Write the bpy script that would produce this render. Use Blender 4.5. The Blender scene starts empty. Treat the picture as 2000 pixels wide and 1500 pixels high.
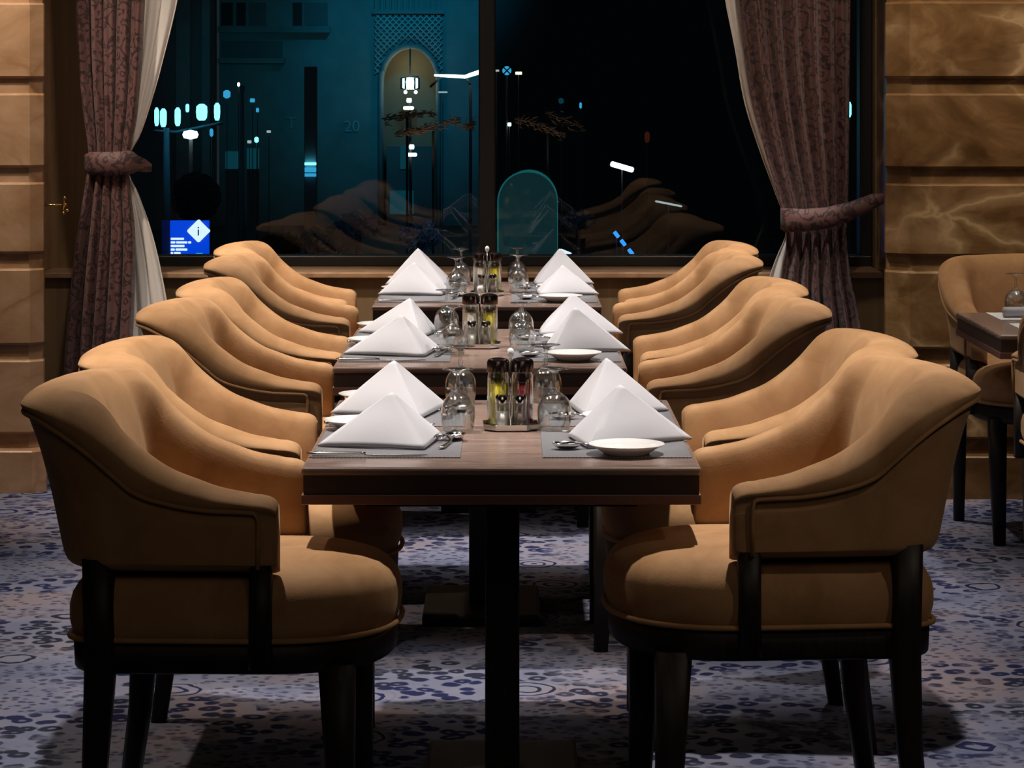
import bpy, bmesh, math, random
from mathutils import Vector, Matrix
random.seed(7)
PI = math.pi
sc = bpy.context.scene
COL = sc.collection

# ---------------------------------------------------------------- camera
FPX, HZ, CAMH = 5200.0, 169.0, 1.458
cam_d = bpy.data.cameras.new('camera')
cam_d.sensor_width = 36.0
cam_d.lens = FPX / 2000 * 36
cam_d.shift_y = -(750 - HZ) / 2000
cam_d.clip_end = 300
cam = bpy.data.objects.new('camera', cam_d)
cam.location = (0, 0, CAMH)
cam.rotation_euler = (PI / 2, 0, 0)
COL.objects.link(cam)
sc.camera = cam

# ---------------------------------------------------------------- world, exposure
w = bpy.data.worlds.new('night')
sc.world = w
w.use_nodes = True
w.node_tree.nodes['Background'].inputs[0].default_value = (0.014, 0.019, 0.023, 1)
w.node_tree.nodes['Background'].inputs[1].default_value = 1.0
sc.view_settings.view_transform = 'Standard'
sc.view_settings.look = 'None'
sc.view_settings.exposure = 0.0
sc.view_settings.gamma = 1.0
sc.cycles.sample_clamp_indirect = 6.0

# ---------------------------------------------------------------- lights
def spot(name, loc, target, power, col, angle=70, blend=0.5, size=0.03):
    l = bpy.data.lights.new(name, 'SPOT')
    l.energy = power; l.color = col; l.spot_size = math.radians(angle); l.spot_blend = blend
    l.shadow_soft_size = size
    o = bpy.data.objects.new(name, l); COL.objects.link(o)
    o.location = loc
    o.rotation_euler = (Vector(target) - Vector(loc)).to_track_quat('-Z', 'Y').to_euler()
    return o
def point(name, loc, power, col, size=0.1):
    l = bpy.data.lights.new(name, 'POINT')
    l.energy = power; l.color = col; l.shadow_soft_size = size
    o = bpy.data.objects.new(name, l); COL.objects.link(o); o.location = loc
    return o
def area(name, loc, target, power, col, sx, sy):
    l = bpy.data.lights.new(name, 'AREA')
    l.energy = power; l.color = col; l.shape = 'RECTANGLE'; l.size = sx; l.size_y = sy
    o = bpy.data.objects.new(name, l); COL.objects.link(o); o.location = loc
    o.rotation_euler = (Vector(target) - Vector(loc)).to_track_quat('-Z', 'Y').to_euler()
    return o

WARM = (1.0, 0.83, 0.66)
NEUT = (1.0, 0.92, 0.86)
DOWN = []
for (yy, k) in ((5.62, 1.0), (7.45, 1.0), (9.2, 0.95)):
    for (xx, tx, ang, pw, col) in ((-1.65, -0.6, 54, 120, WARM), (-0.72, -0.66, 54, 335, NEUT), (0.6, 0.56, 54, 335, NEUT)):
        yl = yy + (.45 if xx < -1 and yy < 6 else 0)
        spot('downlight', (xx, yl, 2.93), (tx, yl + 0.05, 0.5), pw * k, col, ang, 0.85, 0.035); DOWN.append((xx, yl))
for (xx, yy, tx, tz, p) in ((-2.05, 8.75, -1.95, 0.9, 130), (1.72, 8.6, 1.75, 0.9, 62), (2.6, 8.8, 2.6, 0.9, 55), (-1.1, 8.5, -1.42, 1.1, 40), (0.95, 8.5, 1.22, 1.1, 36)):  # last two are added to brighten the curtain linings
    spot('downlight', (xx, yy, 2.93), (tx, 9.7, tz), p, WARM, 70, 0.8, 0.05); DOWN.append((xx, yy))  # also makes the two added curtain spots
spot('downlight', (1.75, 7.95, 2.93), (1.75, 8.1, 0.7), 85, NEUT, 46, 0.8, 0.035); DOWN.append((1.75, 7.95))  # added spot to brighten the paper and napkin on the side table
spot('downlight', (2.3, 3.4, 2.93), (0.85, 4.95, 0.75), 36, WARM, 24, 0.9, 0.05)
area('room_fill', (0.2, 1.6, 2.6), (0.0, 5.5, 0.6), 5.5, WARM, 2.0, 1.0)  # unseen fill panel added to lift the dark sides facing the camera
# coloured street light falling on the facade opposite
spot('street_flood', (-1.6, 60, 8.0), (-2.2, 70, 2.8), 1450, (0.0, 0.5, 0.85), 44, 1.0, 0.5)
spot('street_flood', (-7.0, 54, 3.0), (-5.5, 70, 1.5), 500, (0.0, 0.6, 0.8), 30, 1.0, 0.5)

# ---------------------------------------------------------------- materials
def mat(name, col, rough=0.5, metal=0.0, **kw):
    m = bpy.data.materials.new(name); m.use_nodes = True
    b = m.node_tree.nodes['Principled BSDF']
    b.inputs['Base Color'].default_value = (*col, 1)
    b.inputs['Roughness'].default_value = rough
    b.inputs['Metallic'].default_value = metal
    for k, v in kw.items():
        b.inputs[k.replace('_', ' ')].default_value = v
    return m
def nt(m):
    return m.node_tree.nodes, m.node_tree.links, m.node_tree.nodes['Principled BSDF']
def coords(m, scale=(1, 1, 1), kind='Object', rot=(0, 0, 0)):
    n, l, b = nt(m)
    tc = n.new('ShaderNodeTexCoord'); mp = n.new('ShaderNodeMapping')
    mp.inputs['Scale'].default_value = scale; mp.inputs['Rotation'].default_value = rot
    l.new(tc.outputs[kind], mp.inputs['Vector'])
    return mp.outputs['Vector']
def noise(m, vec, scale, detail=4, rough=0.55, dist=0.0):
    n, l, b = nt(m)
    t = n.new('ShaderNodeTexNoise')
    t.inputs['Scale'].default_value = scale; t.inputs['Detail'].default_value = detail
    t.inputs['Roughness'].default_value = rough; t.inputs['Distortion'].default_value = dist
    l.new(vec, t.inputs['Vector'])
    return t.outputs['Fac']
def ramp(m, fac, stops, interp='LINEAR'):
    n, l, b = nt(m)
    r = n.new('ShaderNodeValToRGB'); r.color_ramp.interpolation = interp
    e = r.color_ramp.elements
    while len(e) < len(stops): e.new(0.5)
    for k, (p, c) in enumerate(stops):
        e[k].position = p; e[k].color = (*c, 1)
    l.new(fac, r.inputs['Fac'])
    return r.outputs['Color']
def math_n(m, op, a, b_=None, c=None):
    n, l, b = nt(m)
    t = n.new('ShaderNodeMath'); t.operation = op
    for i, v in enumerate((a, b_, c)):
        if v is None: continue
        if isinstance(v, (int, float)): t.inputs[i].default_value = v
        else: l.new(v, t.inputs[i])
    return t.outputs[0]
def mixc(m, fac, a, b_, mode='MIX'):
    n, l, b = nt(m)
    t = n.new('ShaderNodeMix'); t.data_type = 'RGBA'; t.blend_type = mode
    for i, v in ((0, fac), (6, a), (7, b_)):
        if isinstance(v, (int, float)): t.inputs[i].default_value = v
        elif isinstance(v, tuple): t.inputs[i].default_value = (*v, 1)
        else: l.new(v, t.inputs[i])
    return t.outputs[2]
def bump(m, h, strength=0.2, dist=0.01):
    n, l, b = nt(m)
    t = n.new('ShaderNodeBump'); t.inputs['Strength'].default_value = strength; t.inputs['Distance'].default_value = dist
    l.new(h, t.inputs['Height']); l.new(t.outputs['Normal'], b.inputs['Normal'])
def setcol(m, c):
    n, l, b = nt(m); l.new(c, b.inputs['Base Color'])
def emis(name, col, strength):
    m = mat(name, (0.02, 0.02, 0.02), 0.5)
    b = nt(m)[2]
    b.inputs['Emission Color'].default_value = (*col, 1); b.inputs['Emission Strength'].default_value = strength
    return m

M = {}
v = M['velvet'] = mat('tan_velvet', (0.4, 0.2, 0.075), 0.75, Sheen_Weight=0.2, Sheen_Roughness=0.35, Sheen_Tint=(1.0, 0.72, 0.45, 1), Specular_IOR_Level=0.15)
vv = coords(v)
setcol(v, ramp(v, noise(v, vv, 9, 5, 0.6, 0.6), [(0.25, (0.29, 0.152, 0.066)), (0.5, (0.385, 0.213, 0.099)), (0.8, (0.475, 0.285, 0.148))]))
bump(v, noise(v, vv, 260, 2), 0.12, 0.002)
wd = M['dark_wood'] = mat('black_stained_wood', (0.016, 0.011, 0.009), 0.5, Specular_IOR_Level=0.3)
vv = coords(wd, (30, 30, 3)); setcol(wd, ramp(wd, noise(wd, vv, 3), [(0.3, (0.009, 0.007, 0.006)), (0.7, (0.02, 0.013, 0.01))]))
tw = M['table_wood'] = mat('walnut_table_wood', (0.13, 0.075, 0.055), 0.24)
vv = coords(tw, (2.2, 26, 26))
setcol(tw, ramp(tw, noise(tw, vv, 2.2, 6, 0.6, 0.4), [(0.25, (0.12, 0.077, 0.061)), (0.5, (0.21, 0.145, 0.12)), (0.78, (0.31, 0.23, 0.19))]))
M['apron'] = mat('dark_apron_wood', (0.035, 0.022, 0.02), 0.4)
M['trim_wood'] = mat('reddish_trim_wood', (0.15, 0.07, 0.055), 0.38)
M['napkin'] = mat('white_linen', (0.43, 0.43, 0.462), 0.85, Sheen_Weight=0.1)
vv = coords(M['napkin']); bump(M['napkin'], noise(M['napkin'], vv, 14, 2), 0.12, 0.008)
M['china'] = mat('white_china', (0.64, 0.63, 0.62), 0.12)
M['steel'] = mat('polished_steel', (0.72, 0.7, 0.68), 0.13, 1.0)
M['lid'] = mat('dark_chrome_lid', (0.16, 0.12, 0.115), 0.22, 1.0)
M['brass'] = mat('brass', (0.75, 0.45, 0.16), 0.22, 1.0)
mm_ = M['mat'] = mat('grey_woven_vinyl', (0.13, 0.13, 0.14), 0.4)
vv = coords(mm_, (260, 260, 1)); n_, l_, b_ = nt(mm_)
ck = n_.new('ShaderNodeTexChecker'); ck.inputs['Scale'].default_value = 1.0; l_.new(vv, ck.inputs['Vector'])
ck.inputs['Color1'].default_value = (0.1, 0.1, 0.112, 1); ck.inputs['Color2'].default_value = (0.19, 0.19, 0.205, 1)
setcol(mm_, ck.outputs['Color'])
M['paper'] = mat('white_paper', (0.8, 0.78, 0.75), 0.7)

def thin_glass(name, tint=(1, 1, 1), base=0.05, edge=0.75, rough=0.0, blend=0.3):
    m = bpy.data.materials.new(name); m.use_nodes = True
    n, l = m.node_tree.nodes, m.node_tree.links
    n.clear()
    out = n.new('ShaderNodeOutputMaterial'); mx = n.new('ShaderNodeMixShader')
    tr = n.new('ShaderNodeBsdfTransparent'); gl = n.new('ShaderNodeBsdfGlossy'); lw = n.new('ShaderNodeLayerWeight')
    mr = n.new('ShaderNodeMapRange'); mr.inputs['To Min'].default_value = base; mr.inputs['To Max'].default_value = edge
    tr.inputs['Color'].default_value = (*tint, 1); gl.inputs['Roughness'].default_value = rough
    lw.inputs['Blend'].default_value = blend
    l.new(lw.outputs['Facing'], mr.inputs['Value']); l.new(mr.outputs['Result'], mx.inputs['Fac'])
    l.new(tr.outputs[0], mx.inputs[1]); l.new(gl.outputs[0], mx.inputs[2]); l.new(mx.outputs[0], out.inputs['Surface'])
    return m
M['glass'] = thin_glass('clear_glass', (0.95, 0.965, 0.96), 0.09, 0.85, 0.045, 0.35)
M['pane'] = thin_glass('window_glass', (0.86, 0.93, 0.94), 0.017, 0.5, 0.0, 0.2)
M['oil'] = mat('green_yellow_oil', (0.7, 0.6, 0.05), 0.05, Transmission_Weight=0.45, IOR=1.2)
M['vinegar'] = mat('dark_red_vinegar', (0.2, 0.02, 0.02), 0.05, Transmission_Weight=0.4, IOR=1.2)
M['clear_liquid'] = mat('pale_vinegar', (0.85, 0.8, 0.72), 0.05, Transmission_Weight=0.6, IOR=1.2)
M['salt'] = mat('white_salt', (0.75, 0.72, 0.68), 0.8)
M['pepper'] = mat('ground_pepper', (0.13, 0.085, 0.06), 0.9)

cp = M['carpet'] = mat('patterned_carpet', (0.2, 0.2, 0.25), 0.95, Specular_IOR_Level=0.05)
n_, l_, b_ = nt(cp)
vv = coords(cp)
def voro(m, vec, scale, feature='F1', rnd=1.0):
    n, l, b = nt(m)
    t = n.new('ShaderNodeTexVoronoi'); t.feature = feature
    t.inputs['Scale'].default_value = scale; t.inputs['Randomness'].default_value = rnd
    l.new(vec, t.inputs['Vector']); return t
vd = n_.new('ShaderNodeMix'); vd.data_type = 'VECTOR'; vd.inputs[0].default_value = 0.035
nzc = n_.new('ShaderNodeTexNoise'); nzc.inputs['Scale'].default_value = 14; nzc.inputs['Detail'].default_value = 3
l_.new(vv, nzc.inputs['Vector']); l_.new(vv, vd.inputs[4]); l_.new(nzc.outputs['Color'], vd.inputs[5])
wvec = vd.outputs[1]
vo = voro(cp, wvec, 19.0, 'F1', 0.8)
fl = ramp(cp, vo.outputs['Distance'], [(0.12, (0.25, 0.25, 0.25)), (0.2, (1, 1, 1)), (0.42, (1, 1, 1)), (0.5, (0, 0, 0))])
big = voro(cp, wvec, 2.3, 'F1', 0.35)
rings = math_n(cp, 'SINE', math_n(cp, 'MULTIPLY', big.outputs['Distance'], 95.0))
rmask = ramp(cp, rings, [(0.45, (0, 0, 0)), (0.7, (1, 1, 1))])
core = ramp(cp, big.outputs['Distance'], [(0.16, (1, 1, 1)), (0.22, (0, 0, 0))])
vo2 = voro(cp, wvec, 36.0, 'F1', 0.9)
veins = ramp(cp, vo2.outputs['Distance'], [(0.26, (0.75, 0.75, 0.75)), (0.44, (0, 0, 0))])
zone = ramp(cp, noise(cp, vv, 3.0, 2), [(0.45, (0, 0, 0)), (0.58, (1, 1, 1))])
pat = mixc(cp, zone, fl, veins)
pat = mixc(cp, core, pat, rmask)
basec = ramp(cp, noise(cp, vv, 2.2, 3), [(0.35, (0.1, 0.11, 0.165)), (0.5, (0.135, 0.138, 0.185)), (0.64, (0.165, 0.137, 0.153))])
darkc = ramp(cp, noise(cp, vv, 1.4, 2), [(0.42, (0.012, 0.015, 0.05)), (0.6, (0.016, 0.018, 0.03))])
setcol(cp, mixc(cp, pat, basec, darkc)); bump(cp, noise(cp, vv, 400, 2), 0.3, 0.004)

def stone(name, c0, c1, c2, vein):
    m = mat(name, c1, 0.3)
    vv = coords(m, (1, 1, 1.5))
    c = ramp(m, noise(m, vv, 3.2, 7, 0.62, 1.4), [(0.28, c0), (0.5, c1), (0.72, c2)])
    vn = voro(m, vv, 2.6, 'DISTANCE_TO_EDGE')
    n, l, b = nt(m)
    nz = n.new('ShaderNodeTexNoise'); nz.inputs['Scale'].default_value = 3.0; nz.inputs['Detail'].default_value = 5
    add = n.new('ShaderNodeMix'); add.data_type = 'VECTOR'; add.inputs[0].default_value = 0.28
    l.new(vv, nz.inputs['Vector']); l.new(vv, add.inputs[4]); l.new(nz.outputs['Color'], add.inputs[5]); l.new(add.outputs[1], vn.inputs['Vector'])
    f = ramp(m, vn.outputs['Distance'], [(0.0, (1, 1, 1)), (0.03, (.35, .35, .35)), (0.1, (0, 0, 0))])
    f2 = mixc(m, ramp(m, noise(m, vv, 1.7, 2), [(0.4, (0, 0, 0)), (0.55, (1, 1, 1))]), (0.0, 0.0, 0.0), f)
    setcol(m, mixc(m, f2, c, vein)); bump(m, noise(m, vv, 14, 4), 0.12, 0.01)
    return m
M['stone_l'] = stone('sandy_stone', (0.25, 0.14, 0.075), (0.38, 0.23, 0.13), (0.48, 0.31, 0.2), (0.3, 0.16, 0.08))
M['stone_r'] = stone('veined_brown_marble', (0.07, 0.034, 0.012), (0.17, 0.09, 0.034), (0.3, 0.18, 0.085), (0.5, 0.34, 0.18))
M['brown_wall'] = mat('brown_panelling', (0.1, 0.06, 0.03), 0.55)
vv = coords(M['brown_wall'], (22, 22, 0.6)); setcol(M['brown_wall'], ramp(M['brown_wall'], noise(M['brown_wall'], vv, 1.2), [(0.3, (0.16, 0.095, 0.043)), (0.7, (0.24, 0.15, 0.075))]))
M['plaster'] = mat('dark_plaster', (0.06, 0.045, 0.035), 0.9)
M['frame'] = mat('black_window_frame', (0.012, 0.012, 0.012), 0.35)
br = M['brocade'] = mat('plum_brocade', (0.1, 0.05, 0.05), 0.6, Sheen_Weight=0.15)
vv = coords(br, (1, 1, 1), 'UV')
n_, l_, b_ = nt(br)
wv = n_.new('ShaderNodeTexWave'); wv.wave_type = 'RINGS'; wv.rings_direction = 'SPHERICAL'
wv.inputs['Scale'].default_value = 1.0
vb = voro(br, vv, 15, 'F1', 1.0)
nb = noise(br, vv, 22, 2, 0.5, 1.8)
sw = math_n(br, 'SINE', math_n(br, 'ADD', math_n(br, 'MULTIPLY', vb.outputs['Distance'], 17.0), math_n(br, 'MULTIPLY', nb, 12.0)))
setcol(br, ramp(br, sw, [(0.3, (0.135, 0.06, 0.055)), (0.65, (0.034, 0.013, 0.015))]))
sh = M['sheer'] = mat('white_sheer', (0.8, 0.76, 0.73), 0.85, Transmission_Weight=0.0)
M['facade'] = mat('pale_stone_facade', (0.3, 0.32, 0.32), 0.8)
vv = coords(M['facade']); setcol(M['facade'], ramp(M['facade'], noise(M['facade'], vv, 0.8, 5), [(0.3, (0.22, 0.24, 0.24)), (0.7, (0.34, 0.36, 0.36))]))
M['facade_dark'] = mat('dark_facade', (0.2, 0.2, 0.205), 0.9, Specular_IOR_Level=0.1)
M['brick_red'] = mat('dull_red_shutter', (0.1, 0.03, 0.03), 0.7)
M['arch_in'] = mat('arch_plaster', (0.25, 0.2, 0.13), 0.8)
M['street'] = mat('asphalt', (0.03, 0.032, 0.035), 0.6)
M['iron'] = mat('black_iron', (0.09, 0.09, 0.1), 0.9, Specular_IOR_Level=0.1)
M['leaf'] = mat('dark_foliage', (0.02, 0.035, 0.03), 0.8)
M['leaf_blue'] = mat('pale_shrub_foliage', (0.05, 0.2, 0.26), 0.7)
M['twig'] = mat('reflected_twigs', (0.3, 0.17, 0.1), 0.7)
M['e_cyan'] = emis('cyan_lamp_glass', (0.12, 0.75, 1.0), 5.0)
M['e_cyan_dim'] = emis('dim_cyan_lamp', (0.05, 0.45, 0.8), 0.9)
M['e_white'] = emis('white_lamp', (0.85, 1.0, 0.95), 3.5)
M['e_dimwhite'] = emis('dim_white_lamp', (0.8, 0.9, 0.9), 0.55)
M['e_warm'] = emis('warm_lamp', (1.0, 0.92, 0.62), 2.0)
M['e_blue'] = emis('blue_screen', (0.0, 0.06, 0.75), 1.0)
M['e_blue2'] = emis('blue_strip_lamp', (0.03, 0.3, 0.95), 1.4)
M['e_text'] = emis('screen_white', (0.75, 0.85, 1.0), 1.3)
M['e_teal'] = emis('teal_reflection_panel', (0.05, 0.2, 0.22), 0.11)
M['e_teal_b'] = emis('teal_reflection_edge', (0.02, 0.33, 0.36), 0.3)
M['e_shop'] = emis('teal_shop_window', (0.01, 0.14, 0.19), 0.28)
M['e_red'] = emis('dim_red_lamp', (0.5, 0.08, 0.03), 0.08)

# ---------------------------------------------------------------- object helpers
def link_mesh(name, bm, m, parent=None, smooth=True, mods=()):
    me = bpy.data.meshes.new(name)
    bmesh.ops.recalc_face_normals(bm, faces=bm.faces)
    bm.to_mesh(me); bm.free()
    for p in me.polygons: p.use_smooth = smooth
    for x in (m if isinstance(m, (list, tuple)) else [m]): me.materials.append(x)
    o = bpy.data.objects.new(name, me); COL.objects.link(o)
    if parent: o.parent = parent
    return o
def bevel(o, width=0.004, seg=2, angle=40):
    b = o.modifiers.new('bevel', 'BEVEL'); b.width = width; b.segments = seg; b.limit_method = 'ANGLE'; b.angle_limit = math.radians(angle)
    return o
def autosmooth(o, ang=35):
    o.data.set_sharp_from_angle(angle=math.radians(ang)); return o
def thing(name, label, cat, loc=(0, 0, 0), rz=0.0, group=None):
    o = bpy.data.objects.new(name, None); COL.objects.link(o)
    o.empty_display_size = 0.05
    o.location = loc; o.rotation_euler = (0, 0, rz); tag(o, label, cat, group); return o
def tag(o, label, cat, group=None, kind=None):
    o['label'] = label; o['category'] = cat
    if group: o['group'] = group
    if kind: o['kind'] = kind
    return o
def struct(o):
    o['kind'] = 'structure'; return o
def dup(root, loc, rz, label, group=None, scale=None):
    r = root.copy(); COL.objects.link(r); r.location = loc; r.rotation_euler = (0, 0, rz); r['label'] = label
    if group: r['group'] = group
    r.scale = scale or (1, 1, 1)
    for ch in list(root.children):
        c = ch.copy(); COL.objects.link(c); c.parent = r
        for g in list(ch.children):
            d = g.copy(); COL.objects.link(d); d.parent = c
    return r
def box(bm, x0, x1, y0, y1, z0, z1, taper=None):
    v = [bm.verts.new(p) for p in ((x0, y0, z0), (x1, y0, z0), (x1, y1, z0), (x0, y1, z0), (x0, y0, z1), (x1, y0, z1), (x1, y1, z1), (x0, y1, z1))]
    for f in ((0, 3, 2, 1), (4, 5, 6, 7), (0, 1, 5, 4), (1, 2, 6, 5), (2, 3, 7, 6), (3, 0, 4, 7)): bm.faces.new([v[i] for i in f])
    return v
def prism(bm, poly, z0, z1):
    a = [bm.verts.new((x, y, z0)) for x, y in poly]; b = [bm.verts.new((x, y, z1)) for x, y in poly]
    n = len(poly)
    bm.faces.new(a[::-1]); bm.faces.new(b)
    for i in range(n): bm.faces.new((a[i], a[(i + 1) % n], b[(i + 1) % n], b[i]))
def loft(bm, rings, closed=True, cap0=True, cap1=True):
    R = [[bm.verts.new(p) for p in r] for r in rings]
    n = len(R[0])
    for i in range(len(R) - 1):
        for j in range(n if closed else n - 1):
            bm.faces.new((R[i][j], R[i][(j + 1) % n], R[i + 1][(j + 1) % n], R[i + 1][j]))
    if cap0: bm.faces.new(R[0][::-1])
    if cap1: bm.faces.new(R[-1])
    return R
def lathe(bm, prof, n=28, cx=0, cy=0, cz=0):
    rings = [[(cx + r * math.cos(2 * PI * k / n), cy + r * math.sin(2 * PI * k / n), cz + z) for k in range(n)] for r, z in prof]
    loft(bm, rings, True, True, True)
def tube(bm, pts, r, n=8, closed=False, rad=None):
    pts = [Vector(p) for p in pts]; N = len(pts); rings = []
    up = Vector((0, 0, 1))
    for i, p in enumerate(pts):
        if closed: t = pts[(i + 1) % N] - pts[i - 1]
        else: t = pts[min(i + 1, N - 1)] - pts[max(i - 1, 0)]
        t = t.normalized() if t.length > 1e-9 else Vector((1, 0, 0))
        u = up if abs(t.dot(up)) < 0.95 else Vector((0, 1, 0))
        s = t.cross(u).normalized(); q = s.cross(t).normalized()
        rr = rad[i] if rad else r
        rings.append([tuple(p + s * (rr * math.cos(2 * PI * k / n)) + q * (rr * math.sin(2 * PI * k / n))) for k in range(n)])
    if closed: rings.append(rings[0]); loft(bm, rings, True, False, False); bmesh.ops.remove_doubles(bm, verts=bm.verts, dist=1e-6)
    else: loft(bm, rings)
def interp(tab, x):
    if x <= tab[0][0]: return tab[0][1]
    for (a, fa), (b, fb) in zip(tab, tab[1:]):
        if x <= b:
            t = (x - a) / (b - a); return fa + (fb - fa) * t
    return tab[-1][1]
def sm_interp(tab, x):
    # monotone-ish cubic through table
    n = len(tab)
    if x <= tab[0][0]: return tab[0][1]
    if x >= tab[-1][0]: return tab[-1][1]
    for i in range(n - 1):
        if x <= tab[i + 1][0]:
            x0, y0 = tab[i]; x1, y1 = tab[i + 1]; h = x1 - x0; t = (x - x0) / h
            d = (y1 - y0) / h
            m0 = d if i == 0 else 0.5 * (d + (y0 - tab[i - 1][1]) / (x0 - tab[i - 1][0]))
            m1 = d if i == n - 2 else 0.5 * (d + (tab[i + 2][1] - y1) / (tab[i + 2][0] - x1))
            return (2*t**3-3*t**2+1)*y0 + (t**3-2*t**2+t)*h*m0 + (-2*t**3+3*t**2)*y1 + (t**3-t**2)*h*m1
def crom(P, per=3):
    out = []; n = len(P)
    for i in range(n - 1):
        p0 = P[max(i - 1, 0)]; p1 = P[i]; p2 = P[i + 1]; p3 = P[min(i + 2, n - 1)]
        for k in range(per):
            t = k / per
            out.append(tuple(0.5 * ((2 * b) + (c - a) * t + (2 * a - 5 * b + 4 * c - d) * t * t + (-a + 3 * b - 3 * c + d) * t ** 3) for a, b, c, d in zip(p0, p1, p2, p3)))
    out.append(tuple(P[-1])); return out
def wx(px, y): return (px - 1000) * y / FPX
def wz(py, y): return CAMH - (py - HZ) * y / FPX
def at(px, py, y): return (wx(px, y), y, wz(py, y))

# ---------------------------------------------------------------- room shell
GL = 10.42          # window glass plane
bm = bmesh.new(); box(bm, -5, 5, -5, 10.75, -0.1, 0); struct(link_mesh('floor', bm, M['carpet'], smooth=False))
bm = bmesh.new(); box(bm, -5, 5, -5, 10.75, 3.0, 3.1); struct(link_mesh('ceiling', bm, M['plaster'], smooth=False))
bm = bmesh.new(); box(bm, -5.2, -5, -5, 10.75, 0, 3); struct(link_mesh('wall_west', bm, M['plaster'], smooth=False))
bm = bmesh.new(); box(bm, 5, 5.2, -5, 10.75, 0, 3); struct(link_mesh('wall_east', bm, M['plaster'], smooth=False))
bm = bmesh.new(); box(bm, -5, 5, -5.2, -5, 0, 3); struct(link_mesh('wall_south', bm, M['plaster'], smooth=False))

def stone_pier(name, xin, yf, cham, xout, m, s):
    """stacked bevelled stone courses; s=+1 right of window, -1 left"""
    bm = bmesh.new()
    jz = [0.0, 0.204, 0.524, 0.853, 1.163, 1.484, 1.81, 2.13, 2.45, 2.77, 3.0]
    g = 0.012
    def ring(ins, z):
        x0 = xin + s * ins * 0.4; y0 = yf + ins; c = cham
        xr = xin + s * 0.05 if s < 0 else xin + 0.0
        pts = [(xout, y0), (x0, y0), (x0 - s * c, y0 + c), (x0 - s * c, y0 + c + .03), (xr, y0 + c + .06), (xr, 10.45), (xout, 10.45)]
        return [(x, y, z) for x, y in pts]
    for i, (a, b) in enumerate(zip(jz, jz[1:])):
        po = -0.035 if i == 0 else 0.0
        rb = 0.022
        rings = []
        if i > 0: rings += [ring(0.02, a), ring(0.02, a + .002)]
        else: rings += [ring(po, a)]
        rings += [ring(po, a + (g if i else 0.001)), ring(po, b - 0.058), ring(po + 0.005, b - 0.053), ring(0.018, b - 0.05), ring(0.02, b)]
        loft(bm, rings)
    o = struct(link_mesh(name, bm, m, smooth=False)); return o
stone_pier('wall_left', -1.735, 9.58, 0.042, -5.0, M['stone_l'], -1)
stone_pier('wall_right', 1.41, 9.44, 0.075, 5.0, M['stone_r'], 1)

WX0, WX1, WZ0 = -1.60, 1.405, 0.775
bm = bmesh.new()
box(bm, -1.80, 1.70, 10.06, 10.5, 0, 0.735)          # dado under the window
box(bm, -2.0, WX0, 10.3, 10.5, 0.735, 3.0)
box(bm, WX1, 1.9, 10.3, 10.5, 0.735, 3.0)
box(bm, WX0, WX1, 10.3, 10.5, 2.5, 3.0)
struct(link_mesh('wall_back', bm, M['brown_wall'], smooth=False))
bm = bmesh.new(); box(bm, -1.78, 1.40, 10.03, 10.4, 0.735, 0.757)
struct(bevel(link_mesh('trim_1', bm, M['stone_l'], smooth=False), 0.004))
# window: frame, mullion, two panes
win = thing('window_1', 'dark framed night window of two large panes behind the tables', 'window', (0, GL, 0)); win['kind'] = 'structure'
bm = bmesh.new()
for a in ((WX0, WX1, -0.05, 0.05, 0.757, 0.80), (WX0, WX1, -0.05, 0.05, 2.44, 2.5), (WX0, WX0 + .05, -0.05, 0.05, .8, 2.44), (WX1 - .05, WX1, -0.05, 0.05, .8, 2.44)): box(bm, *a)
bevel(link_mesh('window_frame', bm, M['frame'], win, smooth=False), 0.006)
bm = bmesh.new(); box(bm, wx(935, GL), wx(968, GL), -0.05, 0.05, 0.8, 2.44)
bevel(link_mesh('mullion', bm, M['frame'], win, smooth=False), 0.006)
for a, b in ((WX0 + .05, wx(935, GL)), (wx(968, GL), WX1 - .05)):
    bm = bmesh.new(); box(bm, a, b, -0.012, 0.004, 0.8, 2.44)
    link_mesh('glass_pane', bm, M['pane'], win, smooth=False)

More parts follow.
